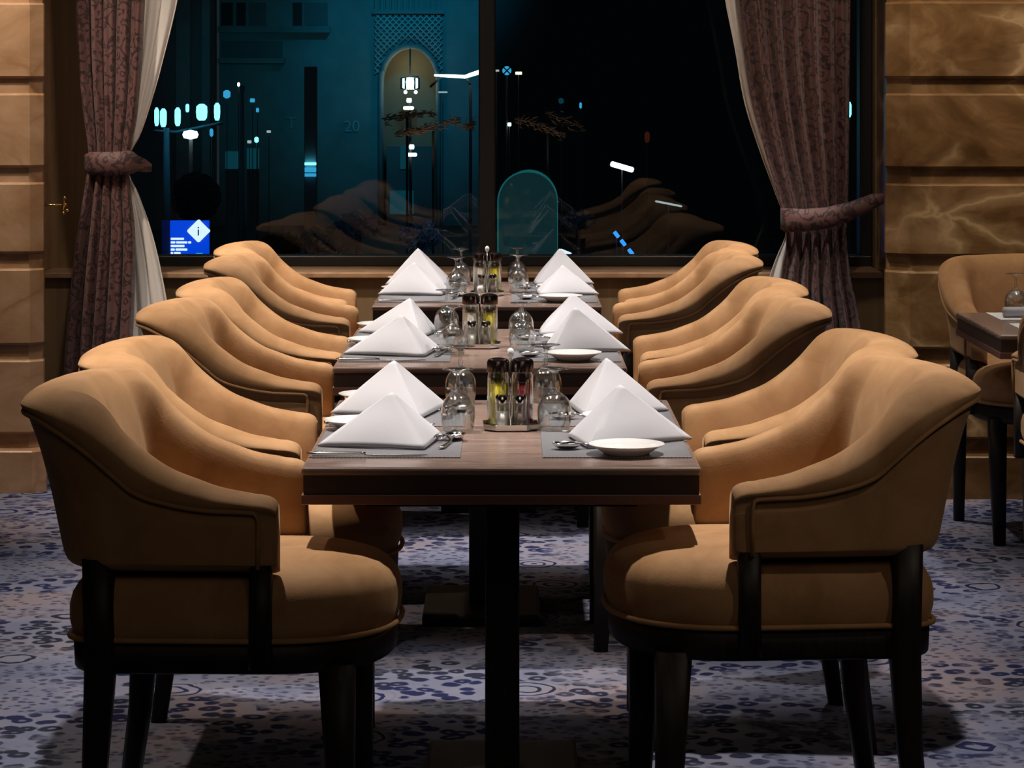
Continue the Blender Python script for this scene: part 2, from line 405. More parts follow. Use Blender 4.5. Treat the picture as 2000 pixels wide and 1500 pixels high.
# ---------------------------------------------------------------- chairs
def make_chair():
    t = thing('dining_chair', '', 'chair', group='tan velvet armchairs')
    V, W = M['velvet'], M['dark_wood']
    XF, YO, XB, RC = 0.086, 0.268, -0.26, 0.105
    crest = [(-.26, .890), (-.232, .886), (-.204, .870), (-.166, .834), (-.129, .799), (-.072, .758), (-.016, .735), (.022, .722), (.079, .711), (.135, .700)]
    welt = [(-.26, .850), (-.245, .844), (-.22, .820), (-.19, .785), (-.16, .748), (-.129, .720), (-.07, .697), (0, .684), (.06, .681), (.135, .677)]
    path = []                                  # (x, y, nx, ny, F)
    def Fof(x, nb):
        f = sm_interp([(-.16, .03), (-.05, .008), (.05, 0), (.14, 0)], x)
        return f + (0.087 - .03) * nb
    for k in range(30):
        x = XF + (XB + RC - XF) * k / 30
        path.append((x, -YO, 0, -1, Fof(x, 0)))
    for k in range(15):
        a = PI / 2 * k / 14
        path.append((XB + RC - RC * math.sin(a), -YO + RC - RC * math.cos(a), -math.sin(a), -math.cos(a), Fof(XB + RC, math.sin(a) ** 1.5)))
    half = list(path)
    for k in range(1, 12):
        y = (-YO + RC) + (2 * (YO - RC)) * k / 12
        path.append((XB - 0.012 * math.sin(PI * k / 12), y, -1, 0, 0.087))
    path += [(x, -y, nx, -ny, F) for x, y, nx, ny, F in half[::-1]]
    def prof(x, F, yb):
        zc = sm_interp(crest[0:1] + crest[1:], x) ; zw = sm_interp(welt, x)
        if x <= -.255: zc += 0.004 * (1 - (yb / .17) ** 2) if abs(yb) < .17 else 0
        q = F / 0.087; T = 0.07 + 0.025 * q
        oc = -.034 + .04 * q
        zb = .575
        P = [(-T, zb - .015), (-T, .60), (-T + .02 * q, zb + (zc - zb) * (.36 + .19 * q)), (-T + .045 * q + .003, zc - .05), (oc - .024, zc - .011), (oc, zc),
             (oc + (F + .006 - oc) * .6, zc - (zc - zw) * .16), (F + .007, zw + (zc - zw) * .45), (F + .004, zw + .006), (F - .004, zw - .004), (F * .93 - .004, zw - .02)]
        for s in (.78, .52, .28, .12):
            P.append((F * (.15 + .65 * s + .2 * s ** 4) - .002, zb + (zw - zb) * s))
        P += [(F * .15 - .004, zb + .01), (F * .1 - .016, zb), (-.045, zb - .004)]
        return crom(P, 3), (F + .004, zw + .001)
    rings, wl = [], []
    N = len(path)
    for i, (x, y, nx, ny, F) in enumerate(path):
        P, wv_ = prof(x, F, y)
        rings.append([(x + nx * o, y + ny * o, z) for o, z in P])
        wl.append((x + nx * wv_[0], y + ny * wv_[0], wv_[1]))
    def ext(ring, y):
        out = []
        cz = .625; cy = y + (.035 if y < 0 else -.035)
        for e, s in ((.012, .99), (.023, .965), (.032, .925), (.038, .87), (.042, .79)):
            out.append([(px_ + e, cy + (py_ - cy) * s, cz + (pz_ - cz) * (s if pz_ > cz else .5 + .5 * s)) for px_, py_, pz_ in ring])
        return out
    r0, r1 = ext(rings[0], -YO), ext(rings[-1], YO)
    bm = bmesh.new(); loft(bm, r0[::-1] + rings + r1)
    BK = link_mesh('backrest', bm, V, t)
    # piping along the welt, down the arm fronts
    def down(p, y):
        s = -1 if y < 0 else 1
        return [(XF + .006, p[1], p[2] - .003), (XF + .010, p[1], p[2] - .014), (XF + .010, p[1] - s * .001, .63), (XF + .009, p[1] - s * .003, .58)]
    bm = bmesh.new(); tube(bm, down(wl[0], -1)[::-1] + wl + down(wl[-1], 1), .0042, 8)
    link_mesh('piping', bm, V, BK)
    # seat outline
    def outline(sc_=0.0):
        pts = []
        xr, hw, xm, xt = -.255, .246, .085, .328
        for k in range(9):
            a = PI / 2 * k / 8; pts.append((xr + .06 - .06 * math.cos(a) , hw - .06 + .06 * math.sin(a)))
        for k in range(1, 8): pts.append((xr + .06 + (xm - xr - .06) * k / 8, hw))
        for k in range(0, 25):
            a = PI / 2 - PI * k / 24
            e = 2 / 2.35
            pts.append((xm + (xt - xm) * abs(math.cos(a)) ** e, hw * (abs(math.sin(a)) ** e) * (1 if math.sin(a) >= 0 else -1)))
        for k in range(1, 8): pts.append((xm + (xr + .06 - xm) * k / 8, -hw))
        for k in range(9):
            a = PI / 2 * k / 8; pts.append((xr + .06 - .06 * math.sin(a), -hw + .06 - .06 * math.cos(a)))
        for k in range(1, 6): pts.append((xr, (-hw + .06) + (2 * hw - .12) * k / 6))
        c = (.03, 0)
        out = []
        for x, y in pts:
            d = math.hypot(x - c[0], y - c[1]); s = max(0.0, (d - sc_) / d)
            out.append((c[0] + (x - c[0]) * s, c[1] + (y - c[1]) * s))
        return out
    bm = bmesh.new()
    rg = [(.012, .44), (.004, .446), (0, .456), (-.006, .478), (-.006, .505), (.0, .526), (.012, .543), (.032, .556), (.065, .566), (.12, .574), (.19, .578), (.235, .579)]
    loft(bm, [[(x, y, z) for x, y in outline(i)] for i, z in rg]); ST = link_mesh('seat', bm, V, t)
    bm = bmesh.new(); tube(bm, [(x, y, .449) for x, y in outline(-.006)], .0052, 8, True); link_mesh('seat_piping', bm, V, ST)
    bm = bmesh.new()
    loft(bm, [[(x, y, z) for x, y in outline(i)] for i, z in ((.016, .386), (.008, .390), (.004, .395), (.002, .437), (.01, .442))])
    link_mesh('seat_rail', bm, W, t)
    def leg(secs):
        bm = bmesh.new()
        rings = []
        for (cx, cy, z, hx, hy) in secs:
            c = .35
            r = []
            for sx, sy in ((1, 1), (-1, 1), (-1, -1), (1, -1)):
                a = [(sx * hx, sy * hy * (1 - c)), (sx * hx * (1 - c), sy * hy)]
                if sx * sy < 0: a = a[::-1]
                r += a
            rings.append([(cx + a, cy + b, z) for a, b in r])
        loft(bm, rings); return bm
    for s in (-1, 1):
        o = link_mesh('leg', leg([(-.235, s * .234, 0, .017, .017), (-.205, s * .237, .22, .022, .02), (-.195, s * .24, .39, .027, .024), (-.195, s * .243, .46, .027, .024), (-.198, s * .245, .595, .027, .022)]), W, t)
    for s in (-1, 1):
        link_mesh('leg', leg([(.245, s * .185, 0, .018, .018), (.236, s * .188, .2, .026, .024), (.230, s * .19, .40, .033, .028)]), W, t)
    for s in (-1, 1):
        link_mesh('arm_post', leg([(.098, s * .244, .40, .021, .022), (.098, s * .248, .585, .020, .018)]), W, t)
    return t
CH = make_chair()
def R(d): return math.radians(d)
chairs = [
 ((-.543, 5.06), -2, 'tan velvet armchair nearest the camera on the left'),
 ((-.576, 5.88), 0, 'tan velvet armchair second from the front in the left row'),
 ((-.611, 6.99), 0, 'tan velvet armchair third from the front in the left row'),
 ((-.606, 7.76), 1, 'tan velvet armchair fourth from the front in the left row'),
 ((-.655, 8.88), 0, 'tan velvet armchair fifth from the front in the left row'),
 ((-.705, 9.62), 0, 'tan velvet armchair closest to the window in the left row'),
 ((.512, 5.15), 180 + 5, 'tan velvet armchair nearest the camera on the right'),
 ((.538, 6.05), 180 + 2, 'tan velvet armchair second from the front in the right row'),
 ((.474, 7.06), 180, 'tan velvet armchair third from the front in the right row'),
 ((.493, 7.78), 180, 'tan velvet armchair fourth from the front in the right row'),
 ((.478, 9.00), 180, 'tan velvet armchair fifth from the front in the right row'),
 ((.522, 9.65), 180, 'tan velvet armchair closest to the window in the right row'),
 ((1.735, 8.71), -90, 'tan velvet armchair facing us behind the side table, against the marble wall'),
 ((1.70, 7.50), 90, 'tan velvet armchair at the right edge, only its arm tip showing'),
]
for i, ((x, y), a, lab) in enumerate(chairs):
    if i == 0:
        CH.location = (x, y, 0); CH.rotation_euler = (0, 0, R(a)); CH['label'] = lab
    else: dup(CH, (x, y, 0), R(a), lab, None, (1, 1, 1.03) if i == 6 else None)
CH.scale = (1, 1, 1.015)

# ---------------------------------------------------------------- tables
TZ = 0.735
def make_table(name_label, cx, y0, wid=0.76, lng=1.09):
    t = thing('dining_table', name_label, 'table', (cx, y0 + lng / 2, 0), 0, 'dark wooden pedestal tables')
    hx, hy = wid / 2, lng / 2
    bm = bmesh.new(); box(bm, -hx, hx, -hy, hy, TZ - .016, TZ); bevel(link_mesh('tabletop', bm, M['table_wood'], t, smooth=False), .006, 3)
    bm = bmesh.new(); box(bm, -hx + .004, hx - .004, -hy + .004, hy - .004, TZ - .052, TZ - .016); link_mesh('apron', bm, M['apron'], t, smooth=False)
    bm = bmesh.new(); box(bm, -hx, hx, -hy, hy, TZ - .071, TZ - .052); bevel(link_mesh('edge_trim', bm, M['trim_wood'], t, smooth=False), .002)
    bm = bmesh.new(); box(bm, -.036, .036, -.036, .036, .03, TZ - .075)
    bevel(link_mesh('pedestal', bm, M['dark_wood'], t, smooth=False), .006)
    bm = bmesh.new(); box(bm, -.16, .16, -.22, .22, 0.0, .032)
    bevel(link_mesh('base', bm, M['dark_wood'], t, smooth=False), .008)
    bm = bmesh.new(); box(bm, -hx * .7, hx * .7, -hy * .7, hy * .7, TZ - .1, TZ - .073); link_mesh('support_plate', bm, M['dark_wood'], t, smooth=False)
    return t
Y1, Y2, Y3 = 5.053, 6.856, 8.77
C1, C2, C3 = wx(979, Y1), wx(937, Y2), wx(951, Y3)
make_table('dark wooden pedestal table at the front, closest to the camera', C1, Y1)
make_table('dark wooden pedestal table in the middle of the row of three', C2, Y2)
make_table('dark wooden pedestal table at the window end of the row', C3, Y3, lng=1.09)
make_table('dark wooden table at the right edge before the marble wall', 1.42 + .545, 7.75, 1.09, .77)

# ---------------------------------------------------------------- napkins
def napkin(Tp, W1, W2, A, label):
    """two cloth wings meeting on a ridge from apex A to the tip T; open at the back"""
    bm = bmesh.new()
    T_, P1, P2, Ap = Vector(Tp), Vector(W1), Vector(W2), Vector(A)
    n = 14
    def panel(P, other, off, lift):
        nrm = (Ap - T_).cross(P - T_).normalized()
        if nrm.dot(other - T_) > 0: nrm = -nrm
        grid = []
        for i in range(n + 1):
            u = i / n                       # from the ridge to the wing end
            row = []
            for j in range(n + 1):
                v_ = j / n                  # bottom -> apex
                p = T_.lerp(P, u).lerp(Ap, v_)
                bul = .010 * math.sin(PI * u) * math.sin(PI * min(1, v_ + .12)) * (1 - v_)
                row.append(bm.verts.new(p + nrm * bul))
            grid.append(row)
        for i in range(n):
            for j in range(n): bm.faces.new((grid[i][j], grid[i + 1][j], grid[i + 1][j + 1], grid[i][j + 1]))
    panel(P1, P2, 0, 0); panel(P2, P1, 0, 0)
    bmesh.ops.remove_doubles(bm, verts=bm.verts, dist=.0002)
    mn = min(v.co.z for v in bm.verts)
    for v_ in bm.verts: v_.co.z += ZN - mn
    for f in bm.faces:
        f.normal_update()
    o = link_mesh('napkin', bm, M['napkin'])
    cen = (T_ + P1 + P2 + Ap) / 4
    sd = o.modifiers.new('cloth', 'SOLIDIFY'); sd.thickness = .006
    up = sum((p.normal.z for p in o.data.polygons))
    sd.offset = 1 if up > 0 else -1
    autosmooth(o, 60)
    return tag(o, label, 'napkin', 'white pyramid napkins')
ZM = TZ + .0025     # placemat top
ZN = ZM + .0006
nl = lambda w_, s, t: f'white pyramid napkin at the {w_} {s} seat of the {t} table'
naps = [
 ((-.176, 5.275), (-.388, 5.325), (-.150, 5.50), (-.245, 5.385, .836), nl('near', 'left', 'front')),
 ((-.199, 5.765), (-.397, 5.86), (-.150, 6.0), (-.262, 5.87, .851), nl('far', 'left', 'front')),
 ((.153, 5.29), (.365, 5.43), (.118, 5.475), (.222, 5.43, .846), nl('near', 'right', 'front')),
 ((.160, 5.81), (.346, 5.91), (.132, 6.03), (.212, 5.93, .850), nl('far', 'right', 'front')),
 ((-.236, 7.08), (-.452, 7.155), (-.205, 7.33), (-.30, 7.20, .836), nl('near', 'left', 'middle')),
 ((-.262, 7.62), (-.448, 7.80), (-.222, 7.83), (-.298, 7.75, .838), nl('far', 'left', 'middle')),
 ((.112, 7.20), (.322, 7.235), (.10, 7.42), (.174, 7.27, .852), nl('near', 'right', 'middle')),
 ((.085, 7.70), (.322, 7.75), (.09, 7.90), (.179, 7.80, .848), nl('far', 'right', 'middle')),
 ((-.246, 9.16), (-.462, 9.20), (-.22, 9.40), (-.343, 9.27, .842), nl('near', 'left', 'window')),
 ((-.243, 9.60), (-.458, 9.66), (-.22, 9.80), (-.345, 9.72, .864), nl('far', 'left', 'window')),
 ((.10, 9.16), (.30, 9.20), (.09, 9.36), (.178, 9.27, .832), nl('near', 'right', 'window')),
 ((.09, 9.65), (.298, 9.70), (.085, 9.82), (.176, 9.74, .862), nl('far', 'right', 'window')),
]
for Tp, W1, W2, A, lab in naps: napkin((*Tp, ZN), (*W1, ZN), (*W2, ZN), A, lab)

# ---------------------------------------------------------------- placemats, plates, cutlery, glasses
bm = bmesh.new(); box(bm, -.145, .145, -.20, .20, 0, .0025)
PM = bevel(link_mesh('placemat', bm, M['mat'], smooth=False), .0008); tag(PM, '', 'placemat', 'grey woven placemats')
PL = thing('side_plate', '', 'plate', group='white side plates')
bm = bmesh.new()
lathe(bm, [(.001, .003), (.036, .003), (.040, .0), (.044, .0), (.047, .004), (.060, .012), (.0745, .019), (.0755, .0205), (.0735, .0208), (.060, .0145), (.047, .0075), (.02, .0065), (.001, .0065)], 48)
link_mesh('dish', bm, M['china'], PL)
def flat_extrude(bm, stations, zf=lambda x: 0, th=.0012):
    """stations: (x, halfwidth); blade lying along +x"""
    rings = []
    for x, h in stations:
        z = zf(x); t_ = th
        rings.append([(x, -h, z), (x, -h * .6, z + t_), (x, 0, z + t_ * 1.3), (x, h * .6, z + t_), (x, h, z), (x, 0, z - t_ * .5)])
    loft(bm, rings)
def make_knife():
    t = thing('table_knife', '', 'knife', group='steel table knives')
    bm = bmesh.new(); flat_extrude(bm, [(-.115, .002), (-.110, .0075), (-.09, .0085), (-.05, .0075), (-.01, .0062), (.0, .005)], lambda x: .004, .0035); link_mesh('handle', bm, M['steel'], t)
    bm = bmesh.new(); flat_extrude(bm, [(-.002, .0055), (.02, .0085), (.07, .0095), (.1, .0085), (.118, .004), (.122, .0008)], lambda x: .002, .001); link_mesh('blade', bm, M['steel'], t)
    return t
def make_fork():
    t = thing('dessert_fork', '', 'fork', group='steel forks')
    zf = lambda x: .002 + .010 * max(0, math.sin((x + .02) * 22)) if x > -.02 else .002
    bm = bmesh.new(); flat_extrude(bm, [(-.11, .002), (-.105, .0065), (-.08, .006), (-.03, .003), (.0, .0028), (.022, .0055), (.032, .0105), (.042, .0115)], zf, .002); link_mesh('handle', bm, M['steel'], t)
    for k in range(4):
        y = -.0088 + k * .00587
        bm = bmesh.new(); tube(bm, [(x, y, zf(x) + .0005) for x in (.040, .055, .07, .083)], .0013, 6, rad=[.0016, .0014, .0013, .0006]); link_mesh('tine', bm, M['steel'], t)
    return t
def make_spoon():
    t = thing('dessert_spoon', '', 'spoon', group='steel spoons')
    bm = bmesh.new(); flat_extrude(bm, [(-.12, .002), (-.115, .007), (-.09, .0062), (-.03, .003), (.005, .003)], lambda x: .004 + .0075 * max(0, (x + .03) / .035) if x > -.03 else .004, .002); link_mesh('handle', bm, M['steel'], t)
    bm = bmesh.new(); rings = []
    for k, s in enumerate((1.0, .97, .85, .65, .4, .12)):
        rings.append([(.03 + .030 * s * math.cos(a), .0205 * s * math.sin(a), 0.0125 - .012 * math.sqrt(1 - s * s)) for a in [2 * PI * i / 28 for i in range(28)]])
    inner = [[(x, y, z + .0014) for x, y, z in r] for r in rings]
    loft(bm, rings[::-1] + inner); link_mesh('bowl', bm, M['steel'], t)
    return t
KN, FK, SP = make_knife(), make_fork(), make_spoon()
def make_goblet():
    t = thing('water_goblet', '', 'glass', group='upturned goblets')
    bm = bmesh.new()
    outer = [(.0315, 0), (.0345, .018), (.036, .034), (.0345, .050), (.029, .064), (.020, .074), (.010, .080), (.0055, .084)]
    prof = [(.0302, 0)] + outer + [(.0001, .0842)]
    inn = [(.0302, 0), (.0332, .018), (.0347, .034), (.0332, .049), (.0275, .0625), (.018, .0725), (.0001, .0755)]
    # inner and outer skins
    lathe(bm, crom(inn[::-1], 2) + crom(outer, 2), 32); link_mesh('bowl', bm, M['glass'], t)
    bm = bmesh.new(); lathe(bm, [(.0055, .0835), (.0042, .088), (.0065, .094), (.0038, .100), (.0036, .112), (.006, .121)], 20); link_mesh('stem', bm, M['glass'], t)
    bm = bmesh.new(); lathe(bm, [(.005, .119), (.010, .1235), (.022, .127), (.0325, .1285), (.033, .1298), (.020, .1312), (.001, .1318)], 32); link_mesh('foot', bm, M['glass'], t)
    return t
GB = make_goblet()
used = set()
def put(proto, loc, rz, label):
    if proto.name not in used:
        used.add(proto.name); proto.location = loc; proto.rotation_euler = (0, 0, rz); proto['label'] = label; return proto
    return dup(proto, loc, rz, label)

seats = []   # (table word, seat word, side sign, mat centre)
for tname, cx, y0, hw in (('front', C1, Y1, .38), ('middle', C2, Y2, .38), ('window', C3, Y3, .38)):
    for s, sw_ in ((-1, 'left'), (1, 'right')):
        for k, kw_ in enumerate(('near', 'far')):
            yc = y0 + .325 + k * .475 if tname != 'window' else y0 + .325 + k * .475
            seats.append((tname, kw_, sw_, s, cx + s * (hw - .155), yc))
gob = {('front', 'near', -1): (-.113, 5.575), ('front', 'far', -1): (-.117, 6.06), ('front', 'near', 1): (.089, 5.59), ('front', 'far', 1): (.078, 6.10),
       ('middle', 'near', -1): (-.160, 7.17), ('middle', 'far', -1): (-.19, 7.74), ('middle', 'near', 1): (.028, 7.28), ('middle', 'far', 1): (.026, 7.62),
       ('window', 'near', -1): (-.193, 9.22), ('window', 'far', -1): (-.185, 9.70), ('window', 'near', 1): (.022, 9.36), ('window', 'far', 1): (.019, 9.78)}
for tn, kw_, sw_, s, mx_, my_ in seats:
    where = f'the {kw_} {sw_} seat of the {tn} table'
    if PM.get('label') == '' : p = PM; PM.location = (mx_, my_, TZ); PM['label'] = f'grey woven placemat at {where}'
    else:
        p = PM.copy(); COL.objects.link(p); p.location = (mx_, my_, TZ); p['label'] = f'grey woven placemat at {where}'
    gx, gy = gob[(tn, kw_, s)]
    put(GB, (gx, gy, TZ + .0026), 0, f'upside-down goblet at {where}')
    # right hand is near for left diners, far for right diners
    if s < 0:
        put(KN, (mx_ - .04, my_ - .185, ZM), 0.0, f'steel knife before the napkin at {where}')
        put(FK, (mx_ + .108, my_ + .075, ZM), R(-100), f'steel fork by the napkin at {where}')
        put(PL, (mx_ - .075, my_ + .225, TZ + .003 + .0), 0, f'side plate behind the napkin at {where}')
        put(SP, (mx_ + .125, my_ + .02, ZM), R(80), f'steel spoon by the goblet at {where}')
    else:
        put(PL, (mx_ + .02, my_ - .155, ZM), 0, f'side plate before the napkin at {where}')
        put(SP, (mx_ - .065, my_ - .085, ZM), R(180 + 8), f'steel spoon pointing to the centre at {where}')
        put(KN, (mx_ + .02, my_ + .175, ZM), R(180), f'steel knife behind the napkin at {where}')

# cruet sets
def octagon(hx, hy, c): return [(-hx + c, -hy), (hx - c, -hy), (hx, -hy + c), (hx, hy - c), (hx - c, hy), (-hx + c, hy), (-hx, hy - c), (-hx, -hy + c)]
def make_cruet_stand():
    t = thing('cruet_stand', '', 'cruet stand', group='steel cruet stands')
    bm = bmesh.new()
    loft(bm, [[(x, y, z) for x, y in octagon(hx, hy, .026)] for hx, hy, z in ((.054, .054, 0), (.058, .058, .003), (.0585, .0585, .014), (.056, .056, .0145), (.055, .055, .005))])
    bevel(link_mesh('tray', bm, M['steel'], t, smooth=False), .0008)
    bm = bmesh.new(); tube(bm, [(0, 0, .004), (0, 0, .155)], .0022, 10); link_mesh('handle', bm, M['steel'], t)
    bm = bmesh.new(); lathe(bm, [(.001, .150), (.004, .151), (.0065, .155), (.0075, .161), (.0065, .167), (.003, .170), (.0005, .1705)], 20); link_mesh('knob', bm, M['china'], t)
    return t
def make_bottle(mname, lab):
    t = thing('cruet_bottle', lab, 'bottle', group='glass oil and vinegar bottles')
    bm = bmesh.new()
    o = [(.0215, .0), (.0232, .003), (.0232, .092), (.0222, .104), (.0195, .113), (.0195, .122)]
    lathe(bm, [(.0005, .0)] + o + [(.018, .122), (.018, .112), (.0208, .103), (.0218, .092), (.0218, .004), (.0005, .004)], 12); link_mesh('glass_body', bm, M['glass'], t)
    bm = bmesh.new(); lathe(bm, [(.0005, .0045), (.0213, .0045), (.0213, .088), (.0005, .088)], 24); link_mesh('liquid', bm, M[mname], t)
    bm = bmesh.new(); n = 48
    rings = []
    for r, z, kn in ((.020, .112, 0), (.0238, .113, 1), (.0238, .134, 1), (.021, .139, 0), (.012, .142, 0), (.002, .1425, 0)):
        rings.append([((r - (.0009 * (k % 2) if kn else 0)) * math.cos(2 * PI * k / n), (r - (.0009 * (k % 2) if kn else 0)) * math.sin(2 * PI * k / n), z) for k in range(n)])
    loft(bm, rings); autosmooth(link_mesh('lid', bm, M['lid'], t), 40)
    return t
def make_shaker(mname, lab):
    t = thing('shaker', lab, 'shaker', group='salt and pepper shakers')
    bm = bmesh.new(); lathe(bm, [(.0005, 0), (.013, 0), (.0142, .002), (.0142, .05), (.012, .056), (.011, .056), (.013, .049), (.013, .003), (.0005, .003)], 12); link_mesh('glass_body', bm, M['glass'], t)
    bm = bmesh.new(); lathe(bm, [(.0005, .0035), (.0126, .0035), (.0126, .034), (.0005, .034)], 20); link_mesh('contents', bm, M[mname], t)
    bm = bmesh.new(); lathe(bm, [(.012, .053), (.0145, .053), (.0145, .066), (.011, .0705), (.0005, .071)], 24); autosmooth(link_mesh('cap', bm, M['steel'], t), 40)
    return t
CS = make_cruet_stand()
for i, (tn, x, y, la, lb, da, db, rz) in enumerate((
      ('front', -.003, 5.625, 'oil', 'vinegar', 'green-yellow oil', 'dark red vinegar', R(2)),
      ('middle', -.090, 7.38, 'clear_liquid', 'oil', 'pale clear vinegar', 'green-yellow oil', R(-3)),
      ('window', -.086, 9.22, 'clear_liquid', 'oil', 'pale clear vinegar', 'green-yellow oil', 0))):
    put(CS, (x, y, TZ + .0002), rz, f'steel octagonal cruet stand with white knob on the {tn} table')
    zt = TZ + .0055
    c, s_ = math.cos(rz), math.sin(rz)
    def loc(a, b): return (x + a * c - b * s_, y + a * s_ + b * c, zt)
    for sx, mn_, dn_ in ((-1, la, da), (1, lb, db)):
        b = make_bottle(mn_, f'glass bottle of {dn_} in the cruet stand on the {tn} table'); b.location = loc(sx * .0258, .022); b.rotation_euler = (0, 0, rz)
    for sx, mn_, dn_ in ((-1, 'salt', 'salt'), (1, 'pepper', 'pepper')):
        b = make_shaker(mn_, f'small glass {dn_} shaker in the cruet stand on the {tn} table'); b.location = loc(sx * .0185, -.026); b.rotation_euler = (0, 0, rz)

# side table things
put(GB, (1.595, 8.43, TZ + .0017), 0, 'clear goblet standing upside down on the side table by the marble wall')
bm = bmesh.new(); box(bm, -.14, .14, -.13, .13, 0, .0015)
o = link_mesh('paper_placemat', bm, M['paper'], smooth=False); o.location = (1.653, 8.37, TZ); tag(o, 'white paper placemat at the far edge of the side table', 'placemat', 'white paper placemats')
o2 = o.copy(); COL.objects.link(o2); o2.location = (1.653, 7.98, TZ); o2['label'] = 'white paper placemat at the near edge of the side table'
bm = bmesh.new()
prof_ = []
rings = []
for i in range(13):
    x = -.10 + .20 * i / 12
    rings.append([(x, (.016 + .003 * (1 if k < 8 else 0)) * math.cos(2 * PI * k / 16), .017 + .016 * math.sin(2 * PI * k / 16)) for k in range(16)])
loft(bm, rings)
o = link_mesh('rolled_napkin', bm, M['napkin']); o.location = (1.635, 8.32, TZ + .0016); o.rotation_euler = (0, 0, R(4)); tag(o, 'white napkin rolled up on the side table beside the goblet', 'napkin')

# ---------------------------------------------------------------- curtains
def curtain_mesh(name, rows, yc, pl, depth, m, parent, seed=0, nx=140, th=.002):
    """rows: (py, px_left, px_right, gather) ; a pleated cloth sheet"""
    rows = [(wz(py, yc), wx(a, yc), wx(b, yc), g) for py, a, b, g in rows][::-1]
    zs = [r[0] for r in rows]
    bm = bmesh.new(); uvl = bm.loops.layers.uv.new('uv'); nz = 90
    rnd = random.Random(seed); ph = [rnd.uniform(0, 6.28) for _ in range(6)]
    G = []
    for j in range(nz + 1):
        z = zs[0] + (zs[-1] - zs[0]) * j / nz
        a = sm_interp([(r[0], r[1]) for r in rows], z); b = sm_interp([(r[0], r[2]) for r in rows], z); g = sm_interp([(r[0], r[3]) for r in rows], z)
        row = []
        for i in range(nx + 1):
            u = i / nx
            uu = u + .012 * math.sin(2 * PI * u * 2 + ph[0]) + .006 * math.sin(z * 3 + ph[1])
            d = math.sin(2 * PI * pl * uu + ph[2]) + .35 * math.sin(2 * PI * pl * 2.1 * uu + ph[3] + .8 * z)
            row.append((bm.verts.new((a + (b - a) * u + .006 * g * math.sin(2 * PI * pl * uu * 1.0 + ph[4]), yc - depth * g * d, z)), u, z))
        G.append(row)
    for j in range(nz):
        for i in range(nx):
            q = (G[j][i], G[j][i + 1], G[j + 1][i + 1], G[j + 1][i])
            f = bm.faces.new([p[0] for p in q])
            for lp, p in zip(f.loops, q): lp[uvl].uv = (p[1] * .62, p[2])
    o = link_mesh(name, bm, m, parent)
    sd = o.modifiers.new('thick', 'SOLIDIFY'); sd.thickness = th
    return o
YC = 9.90
lc = thing('curtain', 'plum brocade curtain with white lining, tied back at the left of the window', 'curtain', (0, 0, 0), 0, 'brocade curtains')
curtain_mesh('drape', [(-330, 135, 300, 1), (0, 146, 281, 1), (120, 152, 275, .95), (220, 162, 266, .8), (290, 172, 254, .55), (320, 172, 252, .5), (350, 168, 252, .6), (450, 152, 262, .9), (560, 138, 262, 1), (720, 124, 255, 1), (925, 112, 255, 1)], YC, 5, .028, M['brocade'], lc, 1)
curtain_mesh('lining', [(-330, 268, 420, 1), (-100, 268, 366, 1), (0, 270, 350, 1), (100, 265, 326, .9), (200, 254, 298, .7), (270, 246, 272, .45), (300, 240, 254, .3), (340, 240, 252, .3), (375, 244, 270, .45), (450, 246, 298, .7), (550, 250, 322, .9), (700, 252, 345, 1), (900, 252, 350, 1)], YC + .075, 3, .014, M['sheer'], lc, 2)
rc = thing('curtain', 'plum brocade curtain with white lining, tied back at the right of the window', 'curtain', (0, 0, 0), 0, 'brocade curtains')
curtain_mesh('drape', [(-330, 1425, 1672, 1), (0, 1446, 1664, 1), (150, 1464, 1662, 1), (280, 1492, 1660, .85), (370, 1518, 1658, .65), (430, 1534, 1656, .5), (460, 1538, 1654, .55), (540, 1528, 1662, .8), (640, 1518, 1682, 1), (925, 1508, 1690, 1)], YC, 6, .028, M['brocade'], rc, 3)
curtain_mesh('lining', [(-330, 1330, 1460, 1), (-100, 1398, 1460, 1), (0, 1414, 1462, 1), (100, 1434, 1470, .9), (200, 1452, 1484, .8), (300, 1484, 1512, .6), (380, 1514, 1532, .4), (430, 1532, 1542, .3), (460, 1533, 1546, .3), (500, 1516, 1546, .5), (545, 1500, 1545, .7), (650, 1484, 1545, .9), (900, 1470, 1545, 1)], YC + .075, 2, .012, M['sheer'], rc, 4)
def band(pts, h, thick, m, parent, name='tieback_band'):
    bm = bmesh.new(); uvl = bm.loops.layers.uv.new('uv'); rings = []
    for k, p in enumerate(pts):
        hh = h[k] if isinstance(h, list) else h
        x, y, z = p
        rings.append([(x, y - thick, z - hh), (x, y - thick * 1.3, z), (x, y - thick, z + hh), (x, y + thick * .2, z + hh), (x, y + thick * .2, z - hh)])
    loft(bm, rings)
    for f in bm.faces:
        for lp in f.loops: lp[uvl].uv = (lp.vert.co.x, lp.vert.co.z)
    return link_mesh(name, bm, m, parent)
tb = thing('curtain_tieback', 'plum brocade tieback wrapped round the left curtain', 'tieback', (0, 0, 0), 0, 'curtain tiebacks')
yb = YC - .035
band([(wx(163, yb), yb + .03, wz(318, yb)), (wx(176, yb), yb + .005, wz(319, yb)), (wx(205, yb), yb - .008, wz(320, yb)), (wx(235, yb), yb - .004, wz(319, yb)), (wx(252, yb), yb + .004, wz(317, yb)), (wx(258, yb), yb + .03, wz(318, yb)), (wx(262, yb), yb + .09, wz(320, yb)), (wx(276, yb), yb + .12, wz(326, yb)), (wx(287, yb), yb + .13, wz(330, yb))], [.03, .042, .044, .044, .043, .040, .03, .024, .014], .004, M['brocade'], tb)
tb = thing('curtain_tieback', 'plum brocade tieback drawing the right curtain towards the marble pier', 'tieback', (0, 0, 0), 0, 'curtain tiebacks')
yb = YC - .04
